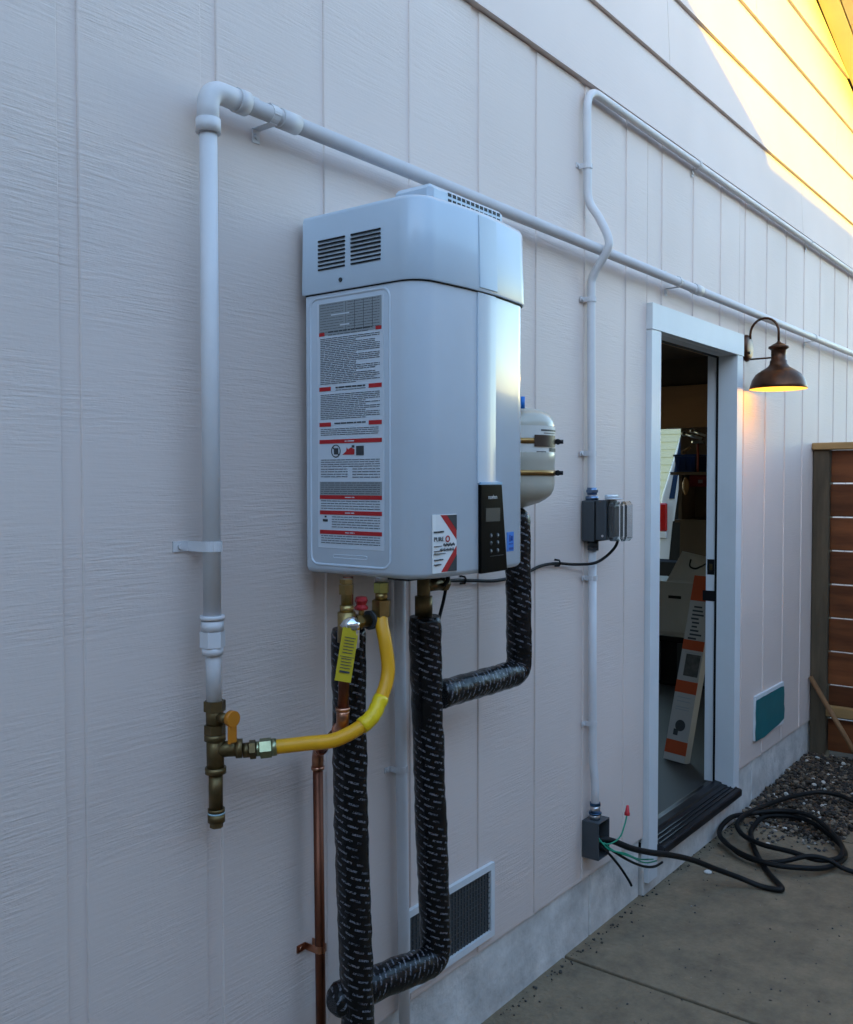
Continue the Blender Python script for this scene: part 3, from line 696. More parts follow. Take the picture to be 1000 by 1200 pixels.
while v < 448: line(tx, .02, rl.choice([.97, .97, .97, .6, .9]), zv(v), .00125); v += 2.15
redbar(453, 0, .19); redbar(453, .8, 1); line(tx, .27, .75, zv(452), .0032); line(tx, .27, .75, zv(455), .001)
v = 460
while v < 490: line(tx, .02, rl.choice([.97, .97, .97, .75]), zv(v), .0012); v += 2.2
redbar(495.5, 0, .19); redbar(495.5, .8, 1); line(tx, .25, .75, zv(494.5), .0028)
v = 501
while v < 509: line(tx, .02, .95, zv(v), .0012); v += 2.3
redbar(516); line(wt, .42, .57, zv(516), .002, 2)
# three warning pictograms
pc = MB(); pc.lathe([(.0135, -.0004), (.0135, .0003), (.0115, .0003), (.0115, -.0004)], (XL-.0002, yy(.27), zv(527.5)), (-1, 0, 0), 20); lab(pc, yy(.24), yy(.31), zv(531.5), zv(524), 1); 
pc.add([(XL-.0008, yy(.21), zv(523)), (XL-.0008, yy(.225), zv(522)), (XL-.0008, yy(.335), zv(532)), (XL-.0008, yy(.32), zv(533))], [(0, 1, 2, 3)])
lab(pc, yy(.60), yy(.72), zv(533), zv(522), 1); lab(pc, yy(.53), yy(.57), zv(524), zv(521), 1)
fl = MB(); fl.prism([(XL-.0006, yy(.38), zv(532)), (XL-.0006, yy(.57), zv(532)), (XL-.0006, yy(.575), zv(526)), (XL-.0006, yy(.52), zv(523.5)), (XL-.0006, yy(.47), zv(526)), (XL-.0006, yy(.45), zv(523.5)), (XL-.0006, yy(.44), zv(528))], (.0005, 0, 0))
for i in range(4): line(tx, .02, .97, zv(538+i*2.6), .0012)
for i in range(4): line(tx, .02, .46, zv(549+i*3.0), .0013); line(tx, .54, .97, zv(549+i*3.2), .0013)
g2 = MB(); lab(g2, yy(.0), yy(1.), zv(580), zv(564)); g2.build('grey_panel', GREYI, lb)
for i in range(6): line(tx, .02, .97, zv(565.5+i*2.5), .0011)
redbar(582.5)
for i in range(4): line(tx, .02, .97, zv(587+i*3.0), .0013)
redbar(601)
for i in range(5): line(tx, .20, .97, zv(606+i*3.0), .0013)
lab(tx, yy(.05), yy(.13), zv(612), zv(609), 1); lab(tx, yy(.08), yy(.11), zv(607), zv(605), 1)
redbar(624.5)
for i in range(4): line(tx, .02, .97, zv(629+i*2.8), .0013)
for q in (582.5, 601, 624.5): line(wt, .42, .57, zv(q), .002, 2)
gr.build('grey_table', GREYI, lb); tx.build('fine_print', INK, lb); rd.build('red_bars', RED, lb); wt.build('white_lettering', PAPER, lb); pc.build('pictograms', INK, lb); fl.build('flame_mark', RED, lb)
ridge_rect(HX0+.001, -0.20, -0.105, 1.3875, 1.3945, .0034, .0016, .001).build('embossed_bar', WHITE, wh)

# front: raised centre rib pair, control panel, stickers
def yfront(x, ins=0.0):
    t = (x-(HX0+RC))/(HX1-HX0-2*RC); return HY1-BOW*math.sin(math.pi*max(0, min(1, t)))
def front_strip(x0, x1, z0, z1, th, n=6, tht=None, topw=None, x0t=None, x1t=None):
    """thin plate following the bowed front"""
    mb = MB(); xa = [x0+(x1-x0)*i/n for i in range(n+1)]; x0t = x0 if x0t is None else x0t; x1t = x1 if x1t is None else x1t
    xb = [x0t+(x1t-x0t)*i/n for i in range(n+1)]; V = []
    for z, xs, tk_ in ((z0, xa, th), (z1, xb, th if tht is None else tht)):
        for x in xs: V.append((x, yfront(x)+.0006, z)); V.append((x, yfront(x)-tk_, z))
    m_ = 2*(n+1); F = []
    for i in range(n):
        a = 2*i; F += [(a+1, a+3, m_+a+3, m_+a+1), (a, m_+a, m_+a+2, a+2), (a, a+2, a+3, a+1), (m_+a, m_+a+1, m_+a+3, m_+a+2)]
    F += [(0, 1, m_+1, m_), (2*n, m_+2*n, m_+2*n+1, 2*n+1)]
    mb.add(V, F); return mb
front_strip(1.632, 1.702, 1.545, HZS-.012, .0035).build('centre_panel', WHITE, wh, bevel=.0015)
st = MB(); V = []
for z, off in ((HZS-.004, .0072), (HZT-.014, .0035)):
    pass
stc = front_strip(1.632, 1.700, HZS-.004, HZT-.0125, .0092, 6, tht=.0048); stc.build('cover_panel', WHITEC, cov, bevel=.0015)
fp = front_strip(1.638, 1.748, 1.3535, 1.542, .0075, 8, x0t=1.637, x1t=1.722)
cpn = fp.build('control_panel', BLKGLOSS, wh, bevel=.0015)
front_strip(1.637, 1.7225, 1.5425, 1.5475, .0078, 6).build('bezel_lip', mat('pale_bezel', (0.30, 0.45, 0.6), 0.25), cpn)
cfy = lambda x: yfront(x)-.0075
pl = MB(); pl.box((1.655, cfy(1.68)-.0009, 1.463), (1.71, cfy(1.68)+.001, 1.492)); pl.build('display', FROST, cpn)
text('brand_lettering', 'navien', 0.0135, (1.681, cfy(1.681)-.0008, 1.5115), (1, 0, 0), (0, 0, 1), mat('silver_print', (0.5, 0.48, 0.47), 0.4), cpn, 'CENTER')
for i, (dx, dz) in enumerate(((0, 0), (.026, 0), (0, -.016), (.026, -.016), (0, -.033), (.026, -.033))):
    c = (1.676+dx, cfy(1.69)-.0002, 1.4325+dz); b_ = MB(); b_.lathe([(.0001, .0012), (.004, .0012), (.0052, 0)], c, (0, -1, 0), 12); b_.build('button', GREYD, cpn)
    if i != 2: MB().box((c[0]-.0012, c[1]-.0022, c[2]-.0016), (c[0]+.0012, c[1]-.0012, c[2]+.0016)).build('button_mark', mat('pale_print', (0.35, 0.34, 0.33), 0.5), cpn)
MB().box((1.672, cfy(1.69)-.0008, 1.388), (1.725, cfy(1.69)+.001, 1.3892)).build('hinge_line', GREYD, cpn)
es = front_strip(1.757, 1.792, 1.393, 1.436, .0007, 3).build('efficiency_sticker', BLUE, wh)
eb = MB()
for a, b, c, d in ((.15, .85, .08, .2), (.2, .8, .35, .42), (.25, .5, .5, .85), (.6, .8, .55, .8)): 
    eb.box((1.757+.035*a, yfront(1.775)-.0016, 1.393+.043*c), (1.757+.035*b, yfront(1.775)-.0009, 1.393+.043*d))
eb.build('sticker_print', BLUED, es)
# installer sticker with red and black corners
S0, S1, T0, T1 = 1.4925, 1.5655, 1.364, 1.4825
stk = front_strip(S0, S1, T0, T1, .0006, 6).build('installer_sticker', PAPERW, wh)
ys = lambda x: yfront(x)-.0011
def tri(pts, name, material, k=0): 
    mb = MB(); mb.prism([(x, ys(x)-k*.0003, z) for x, z in pts], (0, .0004, 0)); return mb.build(name, material, stk)
tri([(1.517, 1.481), (1.5648, 1.481), (1.5648, 1.430)], 'red_corner', RED); tri([(1.535, 1.481), (1.5648, 1.481), (1.5648, 1.449)], 'black_corner', INK, 2)
tri([(1.519, 1.3655), (1.5648, 1.3655), (1.5648, 1.417)], 'red_corner', RED); tri([(1.536, 1.3655), (1.5648, 1.3655), (1.5648, 1.399)], 'black_corner', INK, 2)
pr_ = MB()
def sline(x0, x1, z, h): pr_.box((x0, ys(x1)-.0002, z-h/2), (x1, ys(x0)+.0004, z+h/2))
for x0, x1, z, h in ((1.497, 1.5085, 1.447, .0032), (1.5095, 1.516, 1.447, .0032), (1.517, 1.527, 1.4475, .0032), (1.497, 1.521, 1.4185, .001), (1.497, 1.519, 1.4085, .001), (1.497, 1.532, 1.4035, .0009), (1.498, 1.513, 1.3905, .0024), (1.514, 1.525, 1.391, .0024), (1.498, 1.519, 1.381, .0022)): sline(x0, x1, z, h)
pr_.build('small_print', INK, stk)
text('lettering', 'PURE', 0.0125, (1.4965, ys(1.4965)-.0004, 1.4285), (1, -.105, 0), (0, 0, 1), INK, stk)
rg_ = MB(); rg_.lathe([(.0068, 0), (.0068, .0006), (.0042, .0006), (.0042, 0)], (1.5375, ys(1.5375)-.0004, 1.4325), (-.09, -1, 0), 18); rg_.build('red_ring', RED, stk)
hw = MB()
for base_z, x0, x1, sd in ((1.4205, 1.524, 1.559, 1), (1.4105, 1.514, 1.556, 4)):
    pts = [(x0+(x1-x0)*i/34, ys(x0+(x1-x0)*i/34)-.0005, base_z+.0028*math.sin(i*1.9+sd)+.0012*math.sin(i*.7*sd)) for i in range(35)]
    hw.tube(catmull(pts, 3), .0006, 5)
hw.build('handwriting', INK, stk)
# pipe stubs and drain hardware under the heater
hb = MB(); hb.box((1.54, -.24, HZ0-.014), (1.60, -.15, HZ0+.002), .003); hb.build('gas_inlet_block', BLACKP, wh)
box('bracket', (1.50, -0.0275, 2.06), (1.82, -0.001, 2.09), STEEL, wh)
box('lower_bracket', (1.50, -0.0275, 1.40), (1.82, -0.001, 1.43), STEEL, wh)

# cold-side relief valve with yellow tag
rv = thing('relief_valve', (1.40, -0.2, 1.2), 'brass pressure relief valve with chrome lever and hanging yellow tag under heater', 'valve')
cx, cy = 1.392, -0.2
cx, cy = 1.395, -0.195
q = MB(); q.hexn((cx, cy, 1.322), (cx, cy, 1.342), .0155); q.cyl((cx, cy, 1.300), (cx, cy, 1.353), .0115, 14); q.cyl((cx, cy, 1.285), (cx, cy, 1.3), .014, 14); q.hexn((cx, cy, 1.344), (cx, cy, 1.3525), .0145); q.cyl((cx, cy, 1.225), (cx, cy, 1.286), .0185, 16)
q.cyl((cx, cy, 1.262), (cx+.062, cy-.004, 1.262), .0125, 14); q.hexn((cx+.022, cy-.001, 1.262), (cx+.036, cy-.002, 1.262), .0165)
qo = q.build('valve_body', BRASS, rv)
hx_ = MB(); hx_.cyl((cx+.04, cy-.004, 1.275), (cx+.04, cy-.004, 1.288), .006, 12); hx_.build('knob_stem', BRASS, rv)
kn = MB(); kn.lathe([(.001, .026), (.011, .026), (.0135, .018), (.010, .010), (.0145, .004), (.0135, 0), (.001, 0)], (cx+.04, cy-.004, 1.287), seg=8, smooth=False); kn.build('red_knob', REDK, rv)
ct = MB(); ct.cyl((cx+.0625, cy-.004, 1.262), (cx+.072, cy-.004, 1.262), .020, 16); ct.build('union_collar', GREYD, rv)
c3 = MB(); c3.cyl((cx+.0725, cy-.004, 1.262), (cx+.098, cy-.004, 1.264), .0145, 14); c3.build('drain_elbow', BRASSD, rv)
lv_ = MB(); lv_.lathe([(.0005, .022), (.010, .020), (.018, .012), (.0225, 0), (.0205, 0), (.014, .010)], (cx-.002, cy-.012, 1.258), (0, -.25, 1), 18); lv_.box((cx-.007, cy-.033, 1.215), (cx+.003, cy-.029, 1.262), .0015); lv_.build('lever', mat('chrome', (0.75, 0.76, 0.78), 0.12, 1.0), rv)
tg = MB(); A = Vector((cx-.012, cy-.026, 1.252)); dn = Vector((-.20, -.06, -1)).normalized(); sd_ = Vector((.93, -.30, -.165)).normalized()
A = Vector((cx-.034, cy-.022, 1.262)); dn = Vector((-.30, -.05, -1)).normalized(); sd_ = Vector((.93, -.30, -.26)).normalized()
TW, TH = .037, .105; nrm = sd_.cross(dn).normalized()
P = [A, A+sd_*TW, A+sd_*TW+dn*TH, A+dn*TH]
tg.prism(P, nrm*.0012); to = tg.build('yellow_tag', YTAG, rv)
if nrm.y > 0: nrm = -nrm
off = nrm*.0014
tk = MB()
for i in range(13):
    if i in (6,): continue
    z_ = .018+i*.006; a = A+dn*z_+sd_*.006+off; wd = (.024 if i % 3 else .026)
    hh = .0016 if i not in (11, 12) else .004
    if i == 12: continue
    tk.quad(a, a+sd_*wd, a+sd_*wd+dn*hh, a+dn*hh)
a = A+dn*.056+sd_*.002+off; tk.quad(a, a+sd_*.033, a+sd_*.033+dn*.0012, a+dn*.0012)
tk.build('tag_print', INK, to)

# copper discharge pipe
cpz = thing('copper_pipe', (1.47, -0.035, 0.1), 'bare copper discharge pipe jogging back to the wall and dropping to the ground', 'pipe')
top = Vector((1.380, -0.205, 1.226)); k1 = Vector((1.372, -0.205, 1.062)); k2 = Vector((1.471, -0.038, 0.955)); k3 = Vector((1.482, -0.036, 0.06))
MB().tube([top, k1+Vector((0, 0, .02))], .0112, 16).build('upper_length', COPPER, cpz)
MB().tube([k1+(k2-k1)*.12, k1+(k2-k1)*.86], .0112, 16).build('offset_length', COPPER, cpz)
MB().tube([k2+Vector((0, 0, -.03)), k3], .0112, 16).build('lower_length', COPPER, cpz)
def cup(a, b, c):
    e = MB(); e.tube(rounded([a, b, c], .018, 6), .0130, 16)
    for p, q_ in ((a, b), (c, b)):
        d_ = (Vector(q_)-Vector(p)).normalized(); e.cyl(Vector(p)-d_*.002, Vector(p)+d_*.005, .0146, 16)
    return e
cup(k1+Vector((0, 0, .034)), k1, k1+(k2-k1).normalized()*.034).build('elbow_fitting', COPPERB, cpz)
cup(k2-(k2-k1).normalized()*.034, k2, k2+Vector((0, 0, -.036))).build('elbow_fitting', COPPERB, cpz)
strap_v(1.477, -.036, .515, .0112, cpz, sides=(-1,), ears=.024, material=COPPERB, h=.016)

# insulated pipes (wrapped in printed black tape)
def wrapped(name, pts, r, base, label, extra=None, seed=0.0, rr=.04, ends=None):
    t = thing(name, base, label, 'pipe')
    path = rounded(pts, rr, 7); fine = []
    for i in range(len(path)-1):
        n_ = max(1, int((path[i+1]-path[i]).length/.012))
        for k_ in range(n_): fine.append(path[i].lerp(path[i+1], k_/n_))
    fine.append(path[-1]); N_ = len(fine); L_ = 0; rad = []
    for i, p in enumerate(fine):
        if i: L_ += (fine[i]-fine[i-1]).length
        # spiral-lapped tape: small steps every 42 mm
        rad.append(r*(1+.035*((L_ % .042)/.042)+.05*noise.noise(Vector((L_*9, seed, 0)))))
    rad[0] *= .93; rad[-1] *= .45; rad[-2] *= .82
    MB().tube(fine, rad, 22, uvs=True, wob=.0022, wseed=seed).build('insulation_wrap', WRAP, t)
    return t
lw = wrapped('insulated_pipe', [(1.447, -0.152, 1.243), (1.452, -0.150, 0.95), (1.480, -0.148, 0.30), (1.486, -0.148, 0.02)], .0355, (1.486, -.148, 0), 'black tape wrapped vertical pipe behind the copper pipe, dropping to ground', seed=1.0)
MB().cyl((1.447, -.152, 1.2435), (1.447, -.152, 1.351), .011, 14).build('copper_stub', COPPER, lw)
rw = wrapped('insulated_pipe', [(1.708, -0.152, 1.238), (1.726, -0.150, 0.88), (1.752, -0.148, 0.50), (1.757, -0.148, 0.408), (1.60, -0.135, 0.43), (1.425, -0.12, 0.440)], .0365, (1.752, -.15, .40), 'black tape wrapped pipe beside grey conduit, turning sideways near the ground', seed=5.0, rr=.05)
hs = MB(); hs.cyl((1.704, -.152, 1.2385), (1.704, -.152, 1.351), .0155, 16); hs.hexn((1.704, -.152, 1.338), (1.704, -.152, 1.3505), .021); hs.cyl((1.704, -.152, 1.240), (1.704, -.152, 1.285), .0205, 16); hs.cyl((1.70, -.152, 1.308), (1.765, -.156, 1.308), .0145, 14)
hs.hexn((1.765, -.156, 1.308), (1.782, -.157, 1.308), .018)
hs.build('valve_body', BRASSD, rw)
hb2 = MB(); hb2.box((1.728, -.185, 1.322), (1.765, -.145, 1.340), .004); hb2.build('valve_handle', BLACKP, rw)
ew = wrapped('insulated_pipe', [(1.762, -0.15, 1.043), (2.122, -0.15, 1.040), (2.118, -0.15, 1.26), (2.118, -0.145, 1.478)], .0335, (2.122, -.15, 1.04), 'black tape wrapped branch pipe rising from the heater pipe to the beige tank', seed=9.0, rr=.035)
# expansion tank
tcx, tcy, tr = 2.122, -0.14, 0.101
et = thing('expansion_tank', (tcx, tcy, 1.49), 'small beige expansion tank with two clamp bands behind the water heater', 'tank')
prof = [(.0005, .262), (.03, .2605), (.06, .256), (.082, .247), (.094, .235), (.1, .219), (tr, .2), (tr, .145), (tr+.0012, .141), (tr+.0012, .120), (tr, .116), (tr, .060), (.099, .046), (.092, .032), (.078, .020), (.06, .010), (.035, .002), (.018, -.004), (.0005, -.004)]
MB().lathe(prof, (tcx, tcy, 1.482), seg=40).build('shell', TANK, et)
for zz in (1.653, 1.571):
    bnd = MB(); bnd.lathe([(tr+.0004, -.007), (tr+.0028, -.007), (tr+.0028, .007), (tr+.0004, .007)], (tcx, tcy, zz), seg=40); bo = bnd.build('clamp_band', BAND, et)
    a = R(-62); d_ = Vector((math.cos(a), math.sin(a), 0)); c_ = Vector((tcx, tcy, zz))+d_*(tr+.004); t_ = Vector((-d_.y, d_.x, 0))
    ck = MB(); ck.cyl(c_-t_*.014+d_*.004, c_+t_*.014+d_*.004, .0075, 10); ck.cyl(c_+d_*.002, c_+d_*.018, .0055, 8); ck.build('clamp_screw', BLACKP, bo)
tl = MB()
def arc(mb, a0, a1, z0, z1, off, n=10):
    V = []
    for i in range(n+1):
        a = R(a0+(a1-a0)*i/n)
        for z in (z0, z1): V.append((tcx+(tr+off)*math.cos(a), tcy+(tr+off)*math.sin(a), z))
    mb.add(V, [(2*i, 2*i+2, 2*i+3, 2*i+1) for i in range(n)], True)
arc(tl, -160, -50, 1.612, 1.692, .0009, 16); tlo = tl.build('paper_label', mat('tank_label', (0.62, 0.60, 0.56), 0.5), et, fixn=False)
tp = MB(); arc(tp, -110, -62, 1.6785, 1.6825, .0015); arc(tp, -105, -70, 1.672, 1.674, .0015); arc(tp, -92, -55, 1.626, 1.635, .0015); arc(tp, -118, -100, 1.624, 1.626, .0015); tp.build('label_print', INK, tlo, fixn=False)
tq = MB(); arc(tq, -122, -74, 1.638, 1.668, .0035); tq.build('dark_label_band', mat('band_label', (0.05, 0.03, 0.02), 0.4), et, fixn=False)
MB().cyl((tcx-.07, tcy-.06, 1.735), (tcx-.07, tcy-.06, 1.765), .008, 10).build('blue_valve_cap', BLUE, et)
box('mount_bracket', (tcx-.03, -.038, 1.56), (tcx+.03, -.0005, 1.68), STEEL, et)

# grey conduit behind, feeding down the wall
gc = thing('condensate_pipe', (1.79, -.02, 0), 'slim pale plastic pipe on the wall between the two black wrapped pipes', 'pipe')
MB().tube([(1.776, -.022, 1.50), (1.778, -.022, 1.0), (1.787, -.022, .5), (1.795, -.022, .01)], .0145, 16).build('tube', PIPEP, gc)
strap_v(1.779, -.022, .84, .0145, gc, sides=(-1,), ears=.022, h=.014)

# ================================================================== ELECTRICAL CONDUIT, DISCONNECT, JUNCTION BOX
ec = thing('electrical_conduit', (2.785, -.03, .42), 'white painted electrical conduit bending over the gas pipe and up under the lap siding', 'conduit')
ry = .0135
MB().tube(rounded([(2.792, -.03, .43), (2.790, -.03, .56), (2.787, -.022, .63), (2.785, -.022, .8), (2.778, -.022, 1.342)], .03, 5), ry, 16).build('lower_run', PIPEP, ec)
top_path = catmull([(2.767, -.024, 1.495), (2.767, -.024, 1.6), (2.764, -.022, 1.95), (2.762, -.022, 2.16), (2.760, -.030, 2.215), (2.752, -.082, 2.285), (2.750, -.088, 2.325), (2.744, -.060, 2.39), (2.738, -.024, 2.455), (2.732, -.022, 2.55), (2.728, -.022, 2.66)], 6)
bend = rounded([(2.728, -.022, 2.655), (2.727, -.022, 2.808), (2.95, -.024, 2.806), (5.0, -.024, 2.806), (7.9, -.024, 2.812)], .09, 10)
MB().tube(top_path[:-1]+bend[1:], ry, 16).build('upper_run', PIPEP, ec)
for x, z in ((2.731, 2.56), (2.763, 2.14), (2.766, 1.64), (2.782, 1.23), (2.786, .745)): strap_v(x, -.022, z, ry, ec, sides=(-1,) if z != 1.23 else (-1, 1), ears=.022, h=.016)
for x in (3.65, 5.2): strap_h(x, -.024, 2.807, ry, ec, wdt=.016)
cn = MB(); cn.cyl((2.767, -.026, 1.487), (2.767, -.026, 1.500), .0215, 16); cn.cyl((2.767, -.026, 1.505), (2.767, -.026, 1.528), .0165, 14); cn.hexn((2.767, -.026, 1.512), (2.767, -.026, 1.521), .0215); cn.build('connector', mat('blue_steel_connector', (0.14, 0.2, 0.3), 0.3, 1.0), ec)
dsc = thing('outlet_box', (2.79, 0, 1.35), 'grey weatherproof outlet box with clear bubble cover on the conduit beside the door', 'electrical box')
bx0, bx1, bz0, bz1 = 2.742, 2.826, 1.352, 1.486
box('back_box', (bx0, -.047, bz0), (bx1, -.0008, bz1), GREYP, dsc, .003)
box('gasket', (bx0+.001, -.0505, bz0+.001), (bx1-.001, -.0472, bz1-.001), BLACKR, dsc)
eb_ = box('extension_ring', (bx0, -.088, bz0+.006), (bx1, -.0507, bz1+.002), GREYP, dsc, .003)
MB().cyl((bx0-.0012, -.077, bz0+.02), (bx0+.002, -.077, bz0+.02), .004, 10).build('screw', STEEL, eb_)
box('receptacle', (bx0+.012, -.112, bz0+.012), (bx1-.012, -.0885, bz1-.012), BLACKP, dsc, .006)
bc = MB(); bc.box((bx0+.002, -.148, bz0+.004), (bx1-.002, -.0885, bz1-.002), .010); bc.build('bubble_cover', CLEAR, dsc)
lt = MB(); lt.cyl((bx0+.002, -.088, bz1+.014), (bx1-.004, -.088, bz1+.014), .0055, 10); lt.box((bx0+.004, -.112, bz1+.004), (bx1-.006, -.08, bz1+.0085), .002); lt.build('cover_hinge', mat('pale_hinge', (0.5, 0.55, 0.6), 0.3), dsc)
cn = MB(); cn.cyl((2.775, -.026, 1.332), (2.775, -.026, 1.3515), .0185, 16); cn.hexn((2.775, -.026, 1.322), (2.775, -.026, 1.3315), .0205); cn.build('bottom_connector', GREYD, dsc)
jb = thing('junction_box', (2.83, 0, .3), 'open grey junction box at the foot of the conduit with wires hanging out', 'electrical box')
jx0, jx1, jz0, jz1 = 2.755, 2.835, .300, .424; th = .004
J = MB(); J.box((jx0, -.0035, jz0), (jx1, -.0007, jz1)); J.box((jx0, -.062, jz0), (jx0+th, -.0037, jz1)); J.box((jx1-th, -.062, jz0), (jx1, -.0037, jz1)); J.box((jx0+th, -.062, jz0), (jx1-th, -.0037, jz0+th)); J.box((jx0+th, -.062, jz1-th), (jx1-th, -.0037, jz1))
J.build('box_shell', GREYP, jb, bevel=.0012)
cn = MB(); cn.cyl((2.792, -.03, .4245), (2.792, -.03, .441), .0175, 16); cn.cyl((2.792, -.03, .447), (2.792, -.03, .470), .0165, 16); cn.build('connector', STEEL, jb)
cn = MB(); cn.cyl((2.792, -.03, .4412), (2.792, -.03, .4468), .0215, 16); cn.hexn((2.792, -.03, .4702), (2.792, -.03, .4785), .020); cn.build('locknut', mat('blue_steel', (0.05, 0.11, 0.2), 0.3, .9), jb)
GW = [[(2.785, -.03, .36), (2.80, -.07, .345), (2.84, -.095, .36), (2.872, -.10, .40), (2.888, -.10, .432)],
      [(2.785, -.03, .38), (2.80, -.075, .33), (2.87, -.10, .30), (2.98, -.10, .245), (3.10, -.10, .205)],
      [(2.80, -.03, .37), (2.815, -.08, .325), (2.90, -.11, .28), (3.02, -.105, .22), (3.13, -.10, .19)]]
for g_ in GW: MB().tube(catmull(g_, 6), .0026, 8).build('green_wire', GREENW, jb)
MB().lathe([(.0005, .034), (.004, .033), (.0075, .012), (.0095, .008), (.0095, 0), (.0005, 0)], (2.887, -.10, .424), (.15, 0, 1), 10).build('red_wire_nut', REDW, jb)
MB().tube(catmull([(2.79, -.03, .345), (2.80, -.07, .32), (2.83, -.10, .27), (2.862, -.12, .215), (2.872, -.125, .195)], 6), .0042, 8).build('black_pigtail', BLACKR, jb)
MB().tube(catmull([(2.80, -.04, .35), (2.82, -.08, .32), (2.90, -.105, .265), (3.0, -.11, .215), (3.10, -.105, .180), (3.18, -.10, .168)], 6), .0046, 8).build('black_pigtail', BLACKR, jb)

# heater power cord along the wall
pc_ = thing('power_cord', (1.95, -.02, 1.27), 'thin black power cord clipped along the wall from heater to outlet box', 'cord')
MB().tube(catmull([(1.73, -.20, 1.352), (1.745, -.19, 1.318), (1.79, -.13, 1.298), (1.90, -.05, 1.292), (2.00, -.018, 1.287), (2.10, -.014, 1.278), (2.22, -.014, 1.268), (2.36, -.014, 1.275), (2.46, -.014, 1.292), (2.56, -.014, 1.293), (2.66, -.02, 1.283), (2.74, -.045, 1.282), (2.785, -.065, 1.30), (2.798, -.095, 1.335), (2.800, -.105, 1.366)], 7), .0048, 10).build('cord', BLACKR, pc_)
for x, z in ((2.06, 1.283), (2.37, 1.277), (2.57, 1.2935)):
    mb = MB(); mb.tube([(x, -.0005, z+.010), (x, -.016, z+.0085), (x, -.021, z), (x, -.016, z-.0085), (x, -.0005, z-.010)], .003, 8); mb.build('cord_clip', BLACKP, pc_)
dl = MB(); dl.tube(catmull([(1.776, -.17, 1.345), (1.80, -.15, 1.32), (1.792, -.145, 1.27), (1.762, -.15, 1.215), (1.752, -.158, 1.20), (1.741, -.166, 1.206)], 6), .0042, 8)
tag(dl.build('sensor_cable', BLACKR, base=(1.776, -.17, 1.2)), 'short black sensor cable looping from heater base to the wrapped hot pipe', 'cable')

# ================================================================== WALL LAMP (lit)
wlx, wly = 4.305, -0.145
wl_ = thing('wall_lamp', (wlx, 0, 1.96), 'lit bronze gooseneck barn lamp beside the door', 'lamp')
bp_ = MB(); bp_.lathe([(.0005, .020), (.035, .020), (.050, .016), (.060, .008), (.062, .0005)], (wlx, 0, 2.155), (0, -1, 0), 28); bp_.build('back_plate', LAMPM, wl_)
MB().cyl((wlx-.02, -.016, 2.13), (wlx-.02, -.026, 2.13), .007, 10).build('plate_knob', BLACKP, wl_)
arm = [(wlx, -.018, 2.195)]
for k in range(13):
    a = math.pi*(1-k/12); arm.append((wlx, -.0815+.0635*math.cos(math.pi-a)*-1 if False else -.0815-.0635*math.cos(a), 2.215+.068*math.sin(a)))
arm.append((wlx, wly, 2.175))
MB().tube(arm, .0056, 12).build('gooseneck_arm', LAMPM, wl_)
MB().cyl((wlx, -.018, 2.103), (wlx, wly+.02, 2.103), .0042, 10).build('stay_rod', LAMPM, wl_)
sh = MB(); prof = [(.006, .212), (.012, .205), (.030, .196), (.035, .190), (.043, .189), (.044, .181), (.034, .174), (.032, .172), (.032, .128), (.036, .126), (.038, .110), (.046, .098), (.072, .082), (.097, .064), (.112, .040), (.120, .014), (.124, .0), (.1225, -.0015)]
sh.lathe(prof, (wlx, wly, 1.962), seg=44); so2 = sh.build('shade', LAMPM, wl_)
si = MB(); si.lathe([(.1225, -.0013), (.118, .013), (.110, .038), (.095, .061), (.070, .079), (.044, .094), (.02, .10), (.0005, .10)], (wlx, wly, 1.962), seg=44); si.build('shade_lining', LAMPIN, so2)
bb = MB(); bb.lathe([(.0005, -.028), (.014, -.024), (.022, -.013), (.024, 0), (.020, .016), (.012, .034), (.011, .05), (.0005, .05)], (wlx, wly, 2.004), seg=18); bb.build('bulb', BULB, wl_)
ll = bpy.data.lights.new('lamp_glow', 'POINT'); ll.energy = 0.26; ll.color = (1.0, 0.46, 0.08); ll.shadow_soft_size = 0.02
lo = bpy.data.objects.new('lamp_glow', ll); col.objects.link(lo); lo.parent = wl_; lo.location = Vector((wlx, wly, 1.968))-ORG[wl_.name]

# ================================================================== FENCE
FX = 5.43
fe = thing('board_fence', (FX, -.05, 0), 'brown stained horizontal board fence butting against the siding at path end', 'fence')
MB().box((FX-.045, -.088, -.05), (FX+.045, -.003, 1.718), .004).build('post', POSTW, fe)
MB().box((FX-.045, -2.35, -.05), (FX+.045, -2.26, 1.718), .004).build('post', POSTW, fe)
MB().box((FX-.07, -2.40, 1.7195), (FX+.07, -.003, 1.757), .004).build('cap_rail', CAPW, fe)
src = None; zt = 1.712
for i in range(9):
    z1 = 1.716-i*.1846; z0 = z1-.1765
    if z0 < 0.02: z0 = .03
    if src is None or i == 8:
        b_ = MB().box((FX-.012, -2.255, z0), (FX+.010, -.0905, z1), .003).build('fence_board', FENCEW, fe)
        if src is None: src = b_; sz = z0
    else: 
        c_ = instance(src, fe, (random.uniform(-.004, .004), 0, z0-sz)); c_.rotation_euler = (random.uniform(-.0015, .0015), 0, 0)
MB().box((FX-.062, -2.255, .262), (FX-.0165, -.0905, .318), .003).build('lower_rail', CAPW, fe)
sk_ = MB(); sk_.cyl((FX-.075, -.012, .47), (FX-.17, -.33, .016), .0135, 10)
tag(sk_.build('wooden_stick', STICKW, base=(FX-.17, -.33, 0)), 'round wooden stick leaning against the fence post above the gravel', 'stick')

